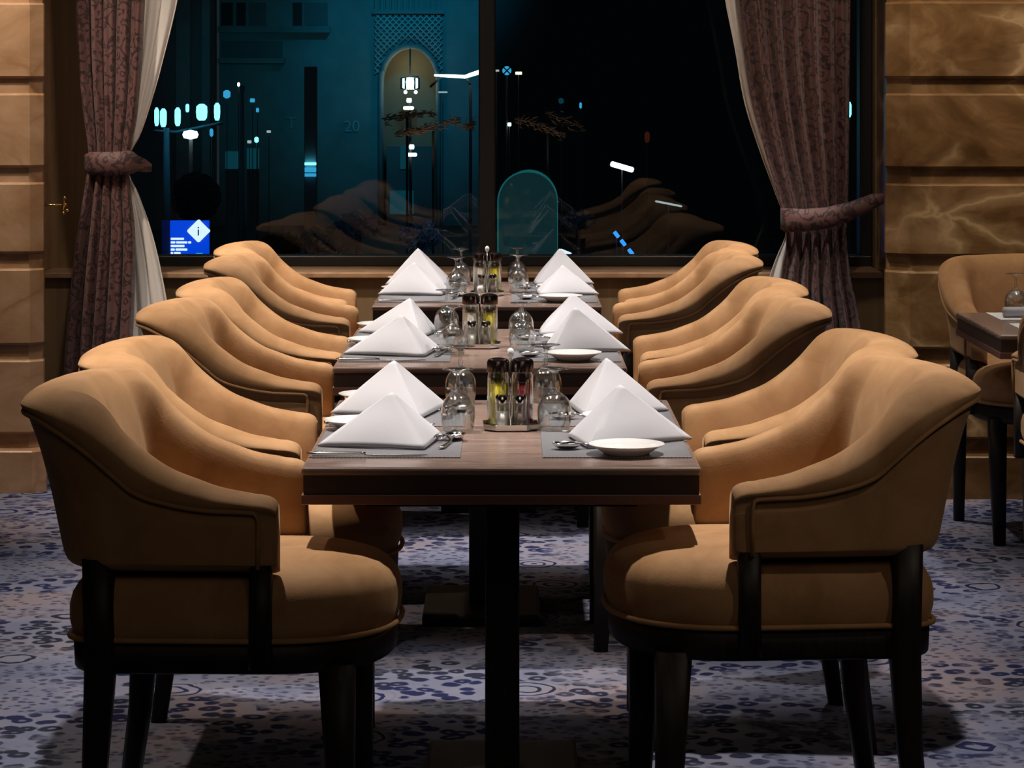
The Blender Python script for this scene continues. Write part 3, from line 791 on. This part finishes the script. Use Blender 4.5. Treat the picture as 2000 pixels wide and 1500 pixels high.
band([(wx(1527, yb), yb + .05, wz(428, yb)), (wx(1533, yb), yb + .005, wz(430, yb)), (wx(1570, yb), yb - .01, wz(430, yb)), (wx(1610, yb), yb - .01, wz(426, yb)), (wx(1655, yb), yb - .012, wz(414, yb)), (wx(1700, yb), yb - .03, wz(394, yb)), (wx(1722, yb), yb - .05, wz(386, yb))], [.038, .044, .042, .04, .036, .03, .018], .006, M['brocade'], tb)
# brass tieback hook on the left pier
hk = thing('tieback_hook', 'brass tieback hook reaching out of the left stone pier', 'hook', at(80, 400, 9.66))
bm = bmesh.new(); tube(bm, [(-.01, 0, 0), (.082, 0, 0)], .0035, 10); lathe(bm, [(.001, -.004), (.009, -.003), (.009, .003), (.001, .004)], 16); link_mesh('rod', bm, M['brass'], hk)
bm = bmesh.new(); tube(bm, [(.084, 0, -.028), (.08, 0, -.014), (.082, -.004, 0), (.084, 0, .014), (.086, 0, .024)], .005, 10, rad=[.006, .004, .007, .004, .005])
for dx, dz in ((.086, .026), (.096, -.02), (.082, -.03), (.09, .0)): bmesh.ops.create_uvsphere(bm, u_segments=12, v_segments=8, radius=.0065, matrix=Matrix.Translation((dx, -.003, dz)))
link_mesh('finial', bm, M['brass'], hk)

# ---------------------------------------------------------------- outside, across the street
GZ = -2.2
bm = bmesh.new(); box(bm, -30, 30, 10.8, 90, GZ - .2, GZ); o = struct(link_mesh('ground', bm, M['street'], smooth=False))
YF = 70.0
fx = lambda px, y=YF: wx(px, y)
fz = lambda py, y=YF: wz(py, y)
bd = thing('building', 'teal-lit stone building with a latticed archway across the street', 'building', (0, 0, 0))
def fbox(bm, px0, px1, py0, py1, yf, yb_): box(bm, fx(px0), fx(px1), yf, yb_, fz(py1), fz(py0))
bm = bmesh.new()
fbox(bm, 428, 738, -200, 470, YF, YF + 2); fbox(bm, 862, 948, -200, 470, YF, YF + 2)
# wall around the arch
ax0, ax1 = fx(748), fx(852); acx = (ax0 + ax1) / 2; ar = (ax1 - ax0) / 2; az = fz(160)
n = 24
top = fz(-200)
arc = [(acx - ar * math.cos(PI * k / n), az + ar * 1.25 * math.sin(PI * k / n)) for k in range(n + 1)]
box(bm, fx(738), ax0, YF, YF + 1.2, GZ, top); box(bm, ax1, fx(862), YF, YF + 1.2, GZ, top)
for (xa, za), (xb, zb_) in zip(arc, arc[1:]):
    q = [bm.verts.new(p) for p in ((xa, YF, za), (xb, YF, zb_), (xb, YF, top), (xa, YF, top), (xa, YF + 1.2, za), (xb, YF + 1.2, zb_), (xb, YF + 1.2, top), (xa, YF + 1.2, top))]
    for f in ((0, 1, 2, 3), (4, 7, 6, 5), (0, 4, 5, 1)): bm.faces.new([q[k] for k in f])
link_mesh('wall', bm, M['facade'], bd, smooth=False)
bm = bmesh.new(); box(bm, ax0, ax1, YF + 1.0, YF + 1.1, GZ, az + ar * 1.3); link_mesh('niche_back', bm, M['arch_in'], bd, smooth=False)
bm = bmesh.new()
pts = [(ax0 - .06, YF - .06, GZ)] + [(acx - (ar + .06) * math.cos(PI * k / n), YF - .06, az + (ar + .06) * 1.25 * math.sin(PI * k / n)) for k in range(n + 1)] + [(ax1 + .06, YF - .06, GZ)]
tube(bm, pts, .07, 8); link_mesh('arch_moulding', bm, M['facade'], bd)
# lattice panel above the arch
bm = bmesh.new()
lx0, lx1, lz0, lz1 = fx(732), fx(864), az + .2, fz(28)
def clipline(x0, z0, dx, dz):
    # clip infinite line to rect
    ts = []
    for (lo, hi, p, d) in ((lx0, lx1, x0, dx), (lz0, lz1, z0, dz)):
        t0, t1 = (lo - p) / d, (hi - p) / d; ts.append((min(t0, t1), max(t0, t1)))
    a, b = max(ts[0][0], ts[1][0]), min(ts[0][1], ts[1][1])
    return (a, b) if b - a > .05 else None
for k in range(-24, 30):
    for sg in (1, -1):
        x0 = lx0 + k * .16; r_ = clipline(x0, lz0, .707 * sg, .707)
        if not r_: continue
        p0 = (x0 + .707 * sg * r_[0], lz0 + .707 * r_[0]); p1 = (x0 + .707 * sg * r_[1], lz0 + .707 * r_[1])
        inside = lambda p: ((p[0] - acx) / (ar + .1)) ** 2 + (max(0, p[1] - az) / ((ar + .1) * 1.25)) ** 2 < 1
        segs = 14; run = []
        for q in range(segs + 1):
            p = (p0[0] + (p1[0] - p0[0]) * q / segs, p0[1] + (p1[1] - p0[1]) * q / segs)
            if inside(p):
                if len(run) > 1: tube(bm, [(a, YF - .05, b) for a, b in (run[0], run[-1])], .024, 4)
                run = []
            else: run.append(p)
        if len(run) > 1: tube(bm, [(a, YF - .05, b) for a, b in (run[0], run[-1])], .024, 4)
M['lattice'] = mat('pale_lattice', (0.6, 0.62, 0.62), 0.7)
link_mesh('lattice', bm, M['lattice'], bd)
bm = bmesh.new(); fbox(bm, 728, 868, 20, 27, YF - .15, YF)
for k in range(12): fbox(bm, 732 + k * 11.2, 738 + k * 11.2, -10, 20, YF - .1, YF)
link_mesh('dentil_cornice', bm, M['facade'], bd, smooth=False)
for (a, b, c, d) in ((428, 645, 52, 64), (428, 556, 114, 124)):
    bm = bmesh.new(); fbox(bm, a, b, c, d, YF - .35, YF); link_mesh('ledge', bm, M['facade'], bd, smooth=False)
for (a, b, c, d, mm) in ((432, 552, 80, 113, 'facade_dark'), (432, 455, 5, 50, 'brick_red'), (462, 480, 5, 50, 'brick_red'), (486, 520, 5, 50, 'facade_dark'), (572, 590, 5, 50, 'brick_red'), (596, 640, 5, 50, 'facade_dark')):
    bm = bmesh.new(); fbox(bm, a, b, c, d, YF - .02, YF + .1); link_mesh('window', bm, M[mm], bd, smooth=False)
bm = bmesh.new(); fbox(bm, 755, 845, 285, 470, YF - .05, YF + .9); link_mesh('doorway', bm, M['facade_dark'], bd, smooth=False)
bm = bmesh.new(); fbox(bm, 782, 800, 285, 330, YF - .1, YF); link_mesh('door_glass', bm, M['e_shop'], bd, smooth=False)
bm = bmesh.new(); fbox(bm, 762, 808, 372, 418, YF - .12, YF); link_mesh('shop_window', bm, M['e_shop'], bd, smooth=False)
# faint lettering over the facade
def text_mesh(s, size, name, m, parent, loc, align='LEFT', ext=.01):
    cu = bpy.data.curves.new('t', 'FONT'); cu.body = s; cu.size = size; cu.extrude = ext; cu.align_x = align
    tmp = bpy.data.objects.new('t', cu); COL.objects.link(tmp)
    dg = bpy.context.evaluated_depsgraph_get()
    me = bpy.data.meshes.new_from_object(tmp.evaluated_get(dg))
    bpy.data.objects.remove(tmp); me.materials.clear(); me.materials.append(m)
    o = bpy.data.objects.new(name, me); COL.objects.link(o); o.rotation_euler = (PI / 2, 0, 0); o.location = loc
    if parent: o.parent = parent
    return o
M['faint'] = mat('teal_lettering', (0.4, 0.5, 0.5), 0.6)
text_mesh('20', .42, 'lettering', M['faint'], bd, (fx(672), YF - .03, fz(257)))
text_mesh('T', .42, 'lettering', M['faint'], bd, (fx(560), YF - .03, fz(250)))
b2 = thing('building', 'dark unlit building block on the right of the street', 'building', (0, 0, 0))
bm = bmesh.new(); box(bm, fx(950, 66), 14, 66, 69, GZ, 6); M['facade_black'] = mat('darkened_facade', (0.07, 0.07, 0.072), 0.9, Specular_IOR_Level=0.1); link_mesh('wall', bm, M['facade_black'], b2, smooth=False)  # wall colour darkened to hold down blue spill from the street flood
b3 = thing('building', 'dark building block behind the street lanterns on the left', 'building', (0, 0, 0))
bm = bmesh.new(); box(bm, -16, -7.75, 68, 69.9, GZ, 7); link_mesh('wall', bm, M['facade_dark'], b3, smooth=False)
bm = bmesh.new()
for a, b in ((345, 372), (395, 410)): box(bm, fx(a, 68), fx(b, 68), 67.9, 68, GZ, 5)
link_mesh('pilaster', bm, M['facade'], b3, smooth=False)
for (px0, px1, py0, py1) in ((440, 463, 296, 330), (482, 504, 290, 330)):
    o = thing('advert_panel', f'dim teal advertising panel {"left" if px0 < 470 else "right"} of the thin dark pole', 'panel', (0, 0, 0), 0, 'dim street panels')
    bm = bmesh.new(); box(bm, wx(px0, 62), wx(px1, 62), 62, 62.3, wz(py1, 62), wz(py0, 62)); link_mesh('panel', bm, M['e_shop'], o, smooth=False)
    bm = bmesh.new(); box(bm, wx(px0, 62), wx(px1, 62), 62.02, 62.3, GZ, wz(py1, 62)); link_mesh('cabinet', bm, M['facade_dark'], o, smooth=False)

# street lantern with many lights (left)
YL = 45.0
SL = thing('street_lamp', 'street lamp with a crown of bright cyan lanterns beside the left curtain', 'street lamp', (0, 0, 0))
bm = bmesh.new(); tube(bm, [at(325, 250, YL), (wx(325, YL), YL, GZ)], .07, 10, rad=[.05, .09]); tube(bm, [at(300, 256, YL), at(345, 258, YL), at(435, 240, YL)], .025, 8); link_mesh('pole', bm, M['iron'], SL)
def lantern(px, py, w_, h_, y, m, parent):
    bm = bmesh.new(); x, yy, z = at(px, py, y); s = y / FPX
    hw_, hh_ = w_ * s / 2, h_ * s / 2
    lathe(bm, [(hw_ * .55, -hh_), (hw_ * .9, -hh_ * .7), (hw_, 0), (hw_ * .95, hh_ * .7), (hw_ * .4, hh_)], 14, x, yy, z)
    return link_mesh('lantern_glass', bm, m, parent)
for (a, b, c, d) in ((306, 228, 9, 36), (319, 230, 13, 36), (347, 228, 12, 36), (394, 219, 22, 32), (424, 218, 12, 34), (366, 211, 7, 16)):
    lantern(a, b, c, d, YL, M['e_cyan'], SL)
point('lantern_light', at(360, 222, YL - .6), 20, (.05, .6, 1.0), .3)
o = thing('street_lamp', 'street lamp with a single flat white disc light below the cyan lanterns', 'street lamp', (0, 0, 0))
bm = bmesh.new(); x, y, z = at(372, 263, 40); lathe(bm, [(.01, -.07), (.1, -.05), (.12, 0), (.1, .05), (.01, .07)], 20, x, y, z); link_mesh('lamp_head', bm, M['e_white'], o)
bm = bmesh.new(); tube(bm, [(x, y + .05, z), (x, y + .05, GZ)], .03, 8); link_mesh('pole', bm, M['iron'], o)
def small_lamp(px, py, w_, h_, y, mk, lab, group='small street lights', rot=0.0, pole=True):
    s = y / FPX
    t = thing('street_light', lab, 'street light', at(px, py, y), 0, group)
    bm = bmesh.new()
    if w_ >= h_: 
        hw_ = w_ * s / 2; r = h_ * s / 2
        c, sn = math.cos(rot), math.sin(rot)
        tube(bm, [(-hw_ * c, 0, -hw_ * sn), (-hw_ * .9 * c, 0, -hw_ * .9 * sn), (hw_ * .9 * c, 0, hw_ * .9 * sn), (hw_ * c, 0, hw_ * sn)], r, 10, rad=[r * .5, r, r, r * .5])
    else:
        hh = h_ * s / 2; r = w_ * s / 2; lathe(bm, [(r * .4, -hh), (r, -hh * .6), (r, hh * .6), (r * .4, hh)], 12)
    link_mesh('lamp', bm, M[mk], t)
    if pole:
        bm = bmesh.new(); tube(bm, [(0, .04, 0), (0, .04, GZ - wz(py, y))], .008, 6); link_mesh('pole', bm, M['iron'], t)
    return t
small_lamp(413, 259, 7, 16, 44, 'e_cyan_dim', 'small cyan lamp right of the flat white disc light')
small_lamp(443, 184, 14, 16, 50, 'e_cyan_dim', 'small blue lamp above and right of the cyan lanterns')
small_lamp(466, 165, 5, 8, 50, 'e_white', 'tiny white lamp at the top of the thin dark pole')
small_lamp(493, 196, 9, 8, 55, 'e_cyan_dim', 'small blue lamp right of the thin dark pole, upper of two')
small_lamp(503, 215, 6, 9, 57, 'e_cyan_dim', 'small blue lamp right of the thin dark pole, lower of two')
small_lamp(487, 277, 8, 6, 55, 'e_dimwhite', 'small white lamp beside the thin dark pole at mid height')
small_lamp(501, 273, 8, 11, 53.5, 'e_cyan', 'small cyan lamp next to the white one by the thin dark pole')
small_lamp(525, 257, 8, 5, 56, 'e_dimwhite', 'short pale lamp bar right of the thin dark pole')
o = thing('lamp_post', 'thin dark iron post standing left of the teal building', 'post', (0, 0, 0))
bm = bmesh.new(); tube(bm, [at(473, 172, 48), (wx(473, 48), 48, GZ)], .035, 8, rad=[.03, .05]); link_mesh('pole', bm, M['iron'], o)
bm = bmesh.new(); bmesh.ops.create_uvsphere(bm, u_segments=10, v_segments=8, radius=.05, matrix=Matrix.Translation(at(473, 172, 48))); link_mesh('finial', bm, M['iron'], o)
# slim tower post with three lit lines
o = thing('ticket_pillar', 'slim dark street pillar with three blue lit lines', 'pillar', (0, 0, 0))
bm = bmesh.new(); box(bm, wx(594, 58), wx(618, 58), 58, 58.3, GZ, wz(130, 58)); bevel(link_mesh('post', bm, M['facade_dark'], o, smooth=False), .02)
for py, mk, h_ in ((320, 'e_cyan', 5), (332, 'e_cyan_dim', 9), (342, 'e_cyan_dim', 6)):
    bm = bmesh.new(); box(bm, wx(595, 57.9), wx(617, 57.9), 57.9, 58, wz(py + h_ / 2, 57.9), wz(py - h_ / 2, 57.9)); link_mesh('lit_line', bm, M[mk], o, smooth=False)
# blue information sign
YS = 30.0
sg = thing('information_sign', 'glowing blue information sign with a white diamond, left beyond the glass', 'sign', (0, 0, 0))
bm = bmesh.new(); box(bm, wx(332, YS), wx(408, YS), YS, YS + .06, wz(506, YS), wz(431, YS)); SCR = bevel(link_mesh('screen', bm, M['e_blue'], sg, smooth=False), .006)
bm = bmesh.new(); box(bm, wx(316, YS), wx(331, YS), YS - .0, YS + .08, GZ, wz(430, YS)); link_mesh('post', bm, M['iron'], sg, smooth=False)
cx_, _, cz_ = at(388, 451, YS); r_ = 23 * YS / FPX
bm = bmesh.new()
pts2 = []
for k in range(4):
    a = PI / 2 * k
    rr = r_ * .16
    for q in range(5):
        b = a - PI / 4 + PI / 2 * q / 4
        c0 = ((r_ - rr * 1.3) * math.cos(a), (r_ - rr * 1.3) * math.sin(a)); pts2.append((c0[0] + rr * math.cos(b), c0[1] + rr * math.sin(b)))
fr = [bm.verts.new((cx_ + a, YS - .02, cz_ + b)) for a, b in pts2]; bk = [bm.verts.new((cx_ + a, YS + .03, cz_ + b)) for a, b in pts2]
bm.faces.new(fr); bm.faces.new(bk[::-1])
for i in range(len(pts2)): bm.faces.new((fr[i], fr[(i + 1) % len(pts2)], bk[(i + 1) % len(pts2)], bk[i]))
dm = link_mesh('diamond', bm, M['e_text'], SCR, smooth=False)
M['sym'] = mat('dark_symbol', (0.02, 0.02, 0.05), 0.6)
text_mesh('i', .15, 'symbol', M['sym'], sg, (cx_, YS - .03, cz_ - .05), 'CENTER', .004)
for k, (ln, n_words) in enumerate((((26,), 0), ((9, 22, 6), 0), ((27,), 0), ((8, 23), 0), ((5, 13), 0), ((32,), 0))):
    bm = bmesh.new(); px_ = 333.5
    for wd_ in ln:
        box(bm, wx(px_, YS), wx(px_ + wd_, YS), YS - .012, YS, wz(468.5 + k * 7.0, YS), wz(464.2 + k * 7.0, YS)); px_ += wd_ + 1.5
    bevel(link_mesh('text_line', bm, M['e_text'], SCR, smooth=False), .008)
bm = bmesh.new(); box(bm, wx(383, YS), wx(396, YS), YS - .008, YS, wz(498, YS), wz(494, YS)); link_mesh('small_mark', bm, M['e_cyan_dim'], sg, smooth=False)
point('sign_glow', (wx(372, YS), YS - .5, wz(440, YS)), 6, (.02, .1, 1.0), .2)
# round clipped tree
tr = thing('clipped_tree', 'dark round-crowned street tree behind the blue sign', 'tree', (0, 0, 0))
bm = bmesh.new(); bmesh.ops.create_icosphere(bm, subdivisions=4, radius=.33, matrix=Matrix.Translation(at(383, 385, 36)))
for v_ in bm.verts: v_.co += Vector((random.uniform(-1, 1), random.uniform(-1, 1), random.uniform(-1, 1))) * .02
link_mesh('crown', bm, M['leaf'], tr, smooth=False)
bm = bmesh.new(); tube(bm, [at(383, 400, 36), (wx(383, 36), 36, GZ)], .05, 8); link_mesh('trunk', bm, M['iron'], tr)
# lantern hanging in the archway
hl = thing('hanging_lantern', 'white lit lantern hanging in the archway across the street', 'lantern', (0, 0, 0))
ya = YF - .4
bm = bmesh.new(); tube(bm, [at(801, 95, ya), at(801, 148, ya)], .02, 6); tube(bm, [at(784, 153, ya), at(818, 150, ya)], .03, 6)
for px_ in (784, 792, 810, 818): tube(bm, [at(px_, 152, ya - .2), at(px_, 174, ya - .2)], .025, 6)
link_mesh('lantern_frame', bm, M['iron'], hl)
bm = bmesh.new(); x, y, z = at(801, 163, ya); lathe(bm, [(.1, -.16), (.23, -.1), (.25, .05), (.2, .13), (.05, .16)], 16, x, y, z); link_mesh('lantern_glass', bm, M['e_white'], hl)
for px_, py_, r2 in ((792, 180, .05), (812, 180, .05)):
    bm = bmesh.new(); bmesh.ops.create_uvsphere(bm, u_segments=10, v_segments=8, radius=r2, matrix=Matrix.Translation(at(px_, py_, ya))); link_mesh('bulb', bm, M['e_white'], hl)
point('arch_light', at(801, 130, YF + .4), 6, (1.0, .8, .45), .2)
o = thing('signal_post', 'thin dark post with four white signal lamps before the archway', 'signal', (0, 0, 0))
bm = bmesh.new(); tube(bm, [at(800, 190, 60.07), (wx(803, 60.07), 60.07, GZ)], .035, 8); link_mesh('pole', bm, M['iron'], o)
for px_, py_, w_, h_ in ((799, 196, 10, 9), (798, 211, 21, 7), (804, 287, 10, 9), (804, 302, 21, 7)):
    bm = bmesh.new(); r = h_ * 60 / FPX / 2; hw_ = w_ * 60 / FPX / 2; x, y, z = at(px_, py_, 60)
    tube(bm, [(x - hw_, y, z), (x - hw_ * .8, y, z), (x + hw_ * .8, y, z), (x + hw_, y, z)], r, 12, rad=[r * .5, r, r, r * .5]); link_mesh('signal_lamp', bm, M['e_white'], o)
# curved light reflected in the glass, built as a bent tube outside
o = thing('tube_reflection', 'long bent white light reflection left of the window mullion, built as a tube', 'street light', (0, 0, 0))
bm = bmesh.new(); tube(bm, [at(848, 147, 50), at(880, 148.5, 50), at(908, 150, 50), at(920, 146, 50), at(945, 138, 50)], .033, 10, rad=[.02, .033, .034, .04, .045]); link_mesh('tube', bm, M['e_white'], o)
bm = bmesh.new(); tube(bm, [at(862, 150, 50.1), at(840, 170, 50.1)], .025, 6); tube(bm, [at(910, 150, 50.1), at(919, 166, 50.1)], .025, 6); tube(bm, [at(919, 166, 50.1), (wx(919, 50.1), 50.1, GZ)], .03, 6); link_mesh('added_bracket', bm, M['iron'], o)
small_lamp(865, 180, 18, 3, 50, 'e_dimwhite', 'faint thin pale lamp under the bent white reflection')
small_lamp(1215, 326, 47, 11, 40, 'e_white', 'bright white slanting streak in the right pane', 'slanting streaks and lamp', -R(16))  # both slanting streaks are built as glowing tubes on poles, source unknown
small_lamp(1306, 398, 54, 4, 38, 'e_dimwhite', 'faint thin slanting streak low in the right pane', 'slanting streaks and lamp', -R(11))
small_lamp(1013, 143, 13, 6, 50, 'e_warm', 'small warm yellow lamp right of the round blue sign')
small_lamp(970, 138, 10, 4, 50, 'e_dimwhite', 'small pale lamp left of the round blue sign')
small_lamp(995, 243, 7, 7, 50, 'e_white', 'tiny white lamp below the round blue sign')
small_lamp(1134, 206, 5, 12, 50, 'e_cyan_dim', 'tiny blue upright lamp in the right pane')
small_lamp(1096, 197, 10, 11, 52, 'e_shop', 'dim teal round lamp in the right pane')
small_lamp(1264, 268, 10, 22, 50, 'e_red', 'dim red lamp far right in the dark')
small_lamp(1659, 214, 8, 30, 30, 'e_cyan', 'upright cyan lamp showing between the right curtain and the frame')
small_lamp(1104, 495, 24, 12, 20, 'e_text', 'bright bluish lamp just behind the far right napkin', 'slanting streaks and lamp', -R(22))
for k, (px_, py_) in enumerate(((1204, 458), (1217, 474), (1232, 492))):
    small_lamp(px_, py_, 14, 8, 24, 'e_blue2', ('topmost', 'middle', 'lowest')[k] + ' of three blue strip lamps slanting down the right pane', 'blue strip lamps', -R(52))
o = thing('round_sign', 'small round blue traffic sign with a cross, just right of the mullion', 'sign', (0, 0, 0))
x, y, z = at(990, 138, 50)
bm = bmesh.new(); rings = [[(x + r * math.cos(2 * PI * k / 24), yy, z + r * math.sin(2 * PI * k / 24)) for k in range(24)] for r, yy in ((.08, y), (.085, y + .02))]; loft(bm, rings); link_mesh('disc', bm, M['e_cyan_dim'], o)
bm = bmesh.new(); tube(bm, [(x - .06, y - .01, z - .06), (x + .06, y - .01, z + .06)], .014, 6); tube(bm, [(x - .06, y - .012, z + .06), (x + .06, y - .012, z - .06)], .014, 6); link_mesh('cross', bm, M['sym'], o)
bm = bmesh.new(); tube(bm, [(x, y + .05, z), (x, y + .05, GZ)], .02, 6); link_mesh('pole', bm, M['iron'], o)
# teal arch reflected in the glass, built as a glowing shell outside
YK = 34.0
k_ = thing('arch_reflection', 'teal arched reflection just right of the mullion, built as a lit shell', 'reflection', (0, 0, 0))
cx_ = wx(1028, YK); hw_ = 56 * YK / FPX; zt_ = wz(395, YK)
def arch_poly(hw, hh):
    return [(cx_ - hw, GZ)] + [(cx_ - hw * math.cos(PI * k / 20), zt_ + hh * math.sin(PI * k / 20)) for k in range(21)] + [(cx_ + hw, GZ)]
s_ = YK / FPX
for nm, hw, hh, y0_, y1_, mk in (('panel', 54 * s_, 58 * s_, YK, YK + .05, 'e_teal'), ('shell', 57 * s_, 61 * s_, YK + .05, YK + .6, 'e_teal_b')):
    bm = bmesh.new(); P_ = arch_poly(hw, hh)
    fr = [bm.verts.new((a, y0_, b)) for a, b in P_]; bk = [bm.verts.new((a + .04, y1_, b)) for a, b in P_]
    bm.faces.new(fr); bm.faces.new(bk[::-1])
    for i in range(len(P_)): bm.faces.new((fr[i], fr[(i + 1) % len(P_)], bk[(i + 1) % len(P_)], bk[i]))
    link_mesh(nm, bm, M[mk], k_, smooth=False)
# feathery brown reflections in the glass, built as twigs outside
def branch_reflections(label, strokes, y, n_tw, seed):
    rnd = random.Random(seed); t = thing('branch_reflection', label, 'reflected branch', (0, 0, 0), 0, 'reflections built as twigs')
    bm = bmesh.new()
    for (x0, y0_, x1, y1_, w_) in strokes:
        tube(bm, [at(x0, y0_, y), at((x0 + x1) / 2, (y0_ + y1_) / 2 - 2, y), at(x1, y1_, y)], .01, 5)
        for q in range(n_tw):
            u = rnd.random(); bx, by = x0 + (x1 - x0) * u, y0_ + (y1_ - y0_) * u + rnd.gauss(0, w_)
            L = rnd.uniform(4, 15); a = math.atan2(y1_ - y0_, x1 - x0) + rnd.gauss(0, .5); dy = rnd.uniform(-.2, .2)
            p0 = Vector(at(bx, by, y + dy)); p1 = Vector(at(bx + L * math.cos(a), by + L * math.sin(a), y + dy + rnd.uniform(-.1, .1)))
            tube(bm, [p0, (p0 + p1) / 2, p1], .008, 4, rad=[.004, rnd.uniform(.006, .014), .002])
    link_mesh('twig_reflection', bm, M['twig'], t, smooth=False)
    xm_ = (strokes[0][0] + strokes[-1][2]) / 2; ym_ = (strokes[0][1] + strokes[-1][3]) / 2
    bm = bmesh.new(); tube(bm, [at(xm_, ym_, y + .05), (wx(xm_, y), y + .05, GZ)], .02, 6); link_mesh('stem', bm, M['iron'], t); return t
branch_reflections('brown feathery reflection left of the mullion, built as a twig branch', [(770, 262, 835, 252, 3), (825, 252, 895, 236, 5), (900, 250, 922, 243, 3)], 40, 70, 3)
branch_reflections('darker feathery reflection above the brown one left of the mullion, built as twigs', [(745, 232, 800, 225, 4), (790, 224, 845, 222, 3)], 41.5, 55, 4)
branch_reflections('brown feathery reflection right of the mullion, built as a twig branch', [(1005, 232, 1060, 246, 4), (1060, 250, 1100, 262, 4), (1065, 220, 1135, 248, 7)], 40, 45, 5)
spot('added_branch_light', (wx(830, 40), 39.2, wz(345, 40)), at(850, 245, 40), 14, (1.0, .72, .5), 70, .8, .1)  # warm spots added only to light the twig shapes
spot('added_branch_light', (wx(1050, 40), 39.2, wz(345, 40)), at(1060, 245, 40), 9, (1.0, .72, .6), 70, .8, .1)
# low shrubs under the window, outside
def shrub(px, py, w_, y, label, mk, seed):
    rnd = random.Random(seed); t = thing('shrub', label, 'shrub', (0, 0, 0), 0, 'street shrubs')
    c = Vector(at(px, py, y)); s = y / FPX; bm = bmesh.new()
    for q in range(240):
        d = Vector((rnd.gauss(0, 1), rnd.gauss(0, 1), rnd.gauss(0, .6))); d = d.normalized() * rnd.random() ** .4 * w_ * s / 2
        d.z *= .6
        p = c + d; a = Vector((rnd.uniform(-1, 1), rnd.uniform(-1, 1), rnd.uniform(-1, 1))).normalized() * .06; b = a.cross(Vector((rnd.uniform(-1, 1), rnd.uniform(-1, 1), .3))).normalized() * .022
        vs = [bm.verts.new(p + q_) for q_ in (-a, b, a, -b)]; bm.faces.new(vs)
    link_mesh('foliage', bm, M[mk], t, smooth=False)
    bm = bmesh.new(); tube(bm, [c, (c.x, c.y, GZ)], .03, 6); link_mesh('stem', bm, M['iron'], t)
shrub(640, 470, 110, 24, 'low dark shrub outside behind the left chairs', 'leaf', 11)
shrub(700, 440, 90, 27.5, 'low dark teal shrub outside left of the napkin reflections', 'leaf_blue', 12)
shrub(545, 480, 80, 22.5, 'low shrub outside nearest the blue sign', 'leaf', 13)
shrub(820, 460, 90, 25, 'teal shrub outside behind the left napkins', 'leaf_blue', 14)
shrub(1130, 430, 60, 30, 'small teal shrub outside right of the teal arch reflection', 'leaf_blue', 15)
spot('shrub_light', (wx(760, 22), 22, 0.8), at(760, 455, 25), 25, (.02, .4, 1.0), 80, .8, .1)

# ---------------------------------------------------------------- glowing ceiling discs, out of view, added for highlights in glass and metal
M['e_added_disc'] = emis('added_disc_glow', (1.0, 0.88, 0.74), 45.0)
for k, (xx, yy) in enumerate(DOWN):
    if k == 0:
        DL = thing('added_downlight', 'unseen round ceiling downlight disc added for highlights in the glass', 'added ceiling disc', (xx, yy, 3.0), 0, 'added ceiling discs')
        bm = bmesh.new(); n = 28
        loft(bm, [[(r * math.cos(2 * PI * q / n), r * math.sin(2 * PI * q / n), z) for q in range(n)] for r, z in ((.062, 0), (.075, 0), (.073, -.012), (.058, -.010), (.055, 0))], True, False, False); link_mesh('ring', bm, M['steel'], DL)
        bm = bmesh.new(); lathe(bm, [(.001, -.002), (.054, -.002), (.054, -.006), (.001, -.007)], 24); link_mesh('glow_disc', bm, M['e_added_disc'], DL)
    else: dup(DL, (xx, yy, 3.0), 0, DL['label'])
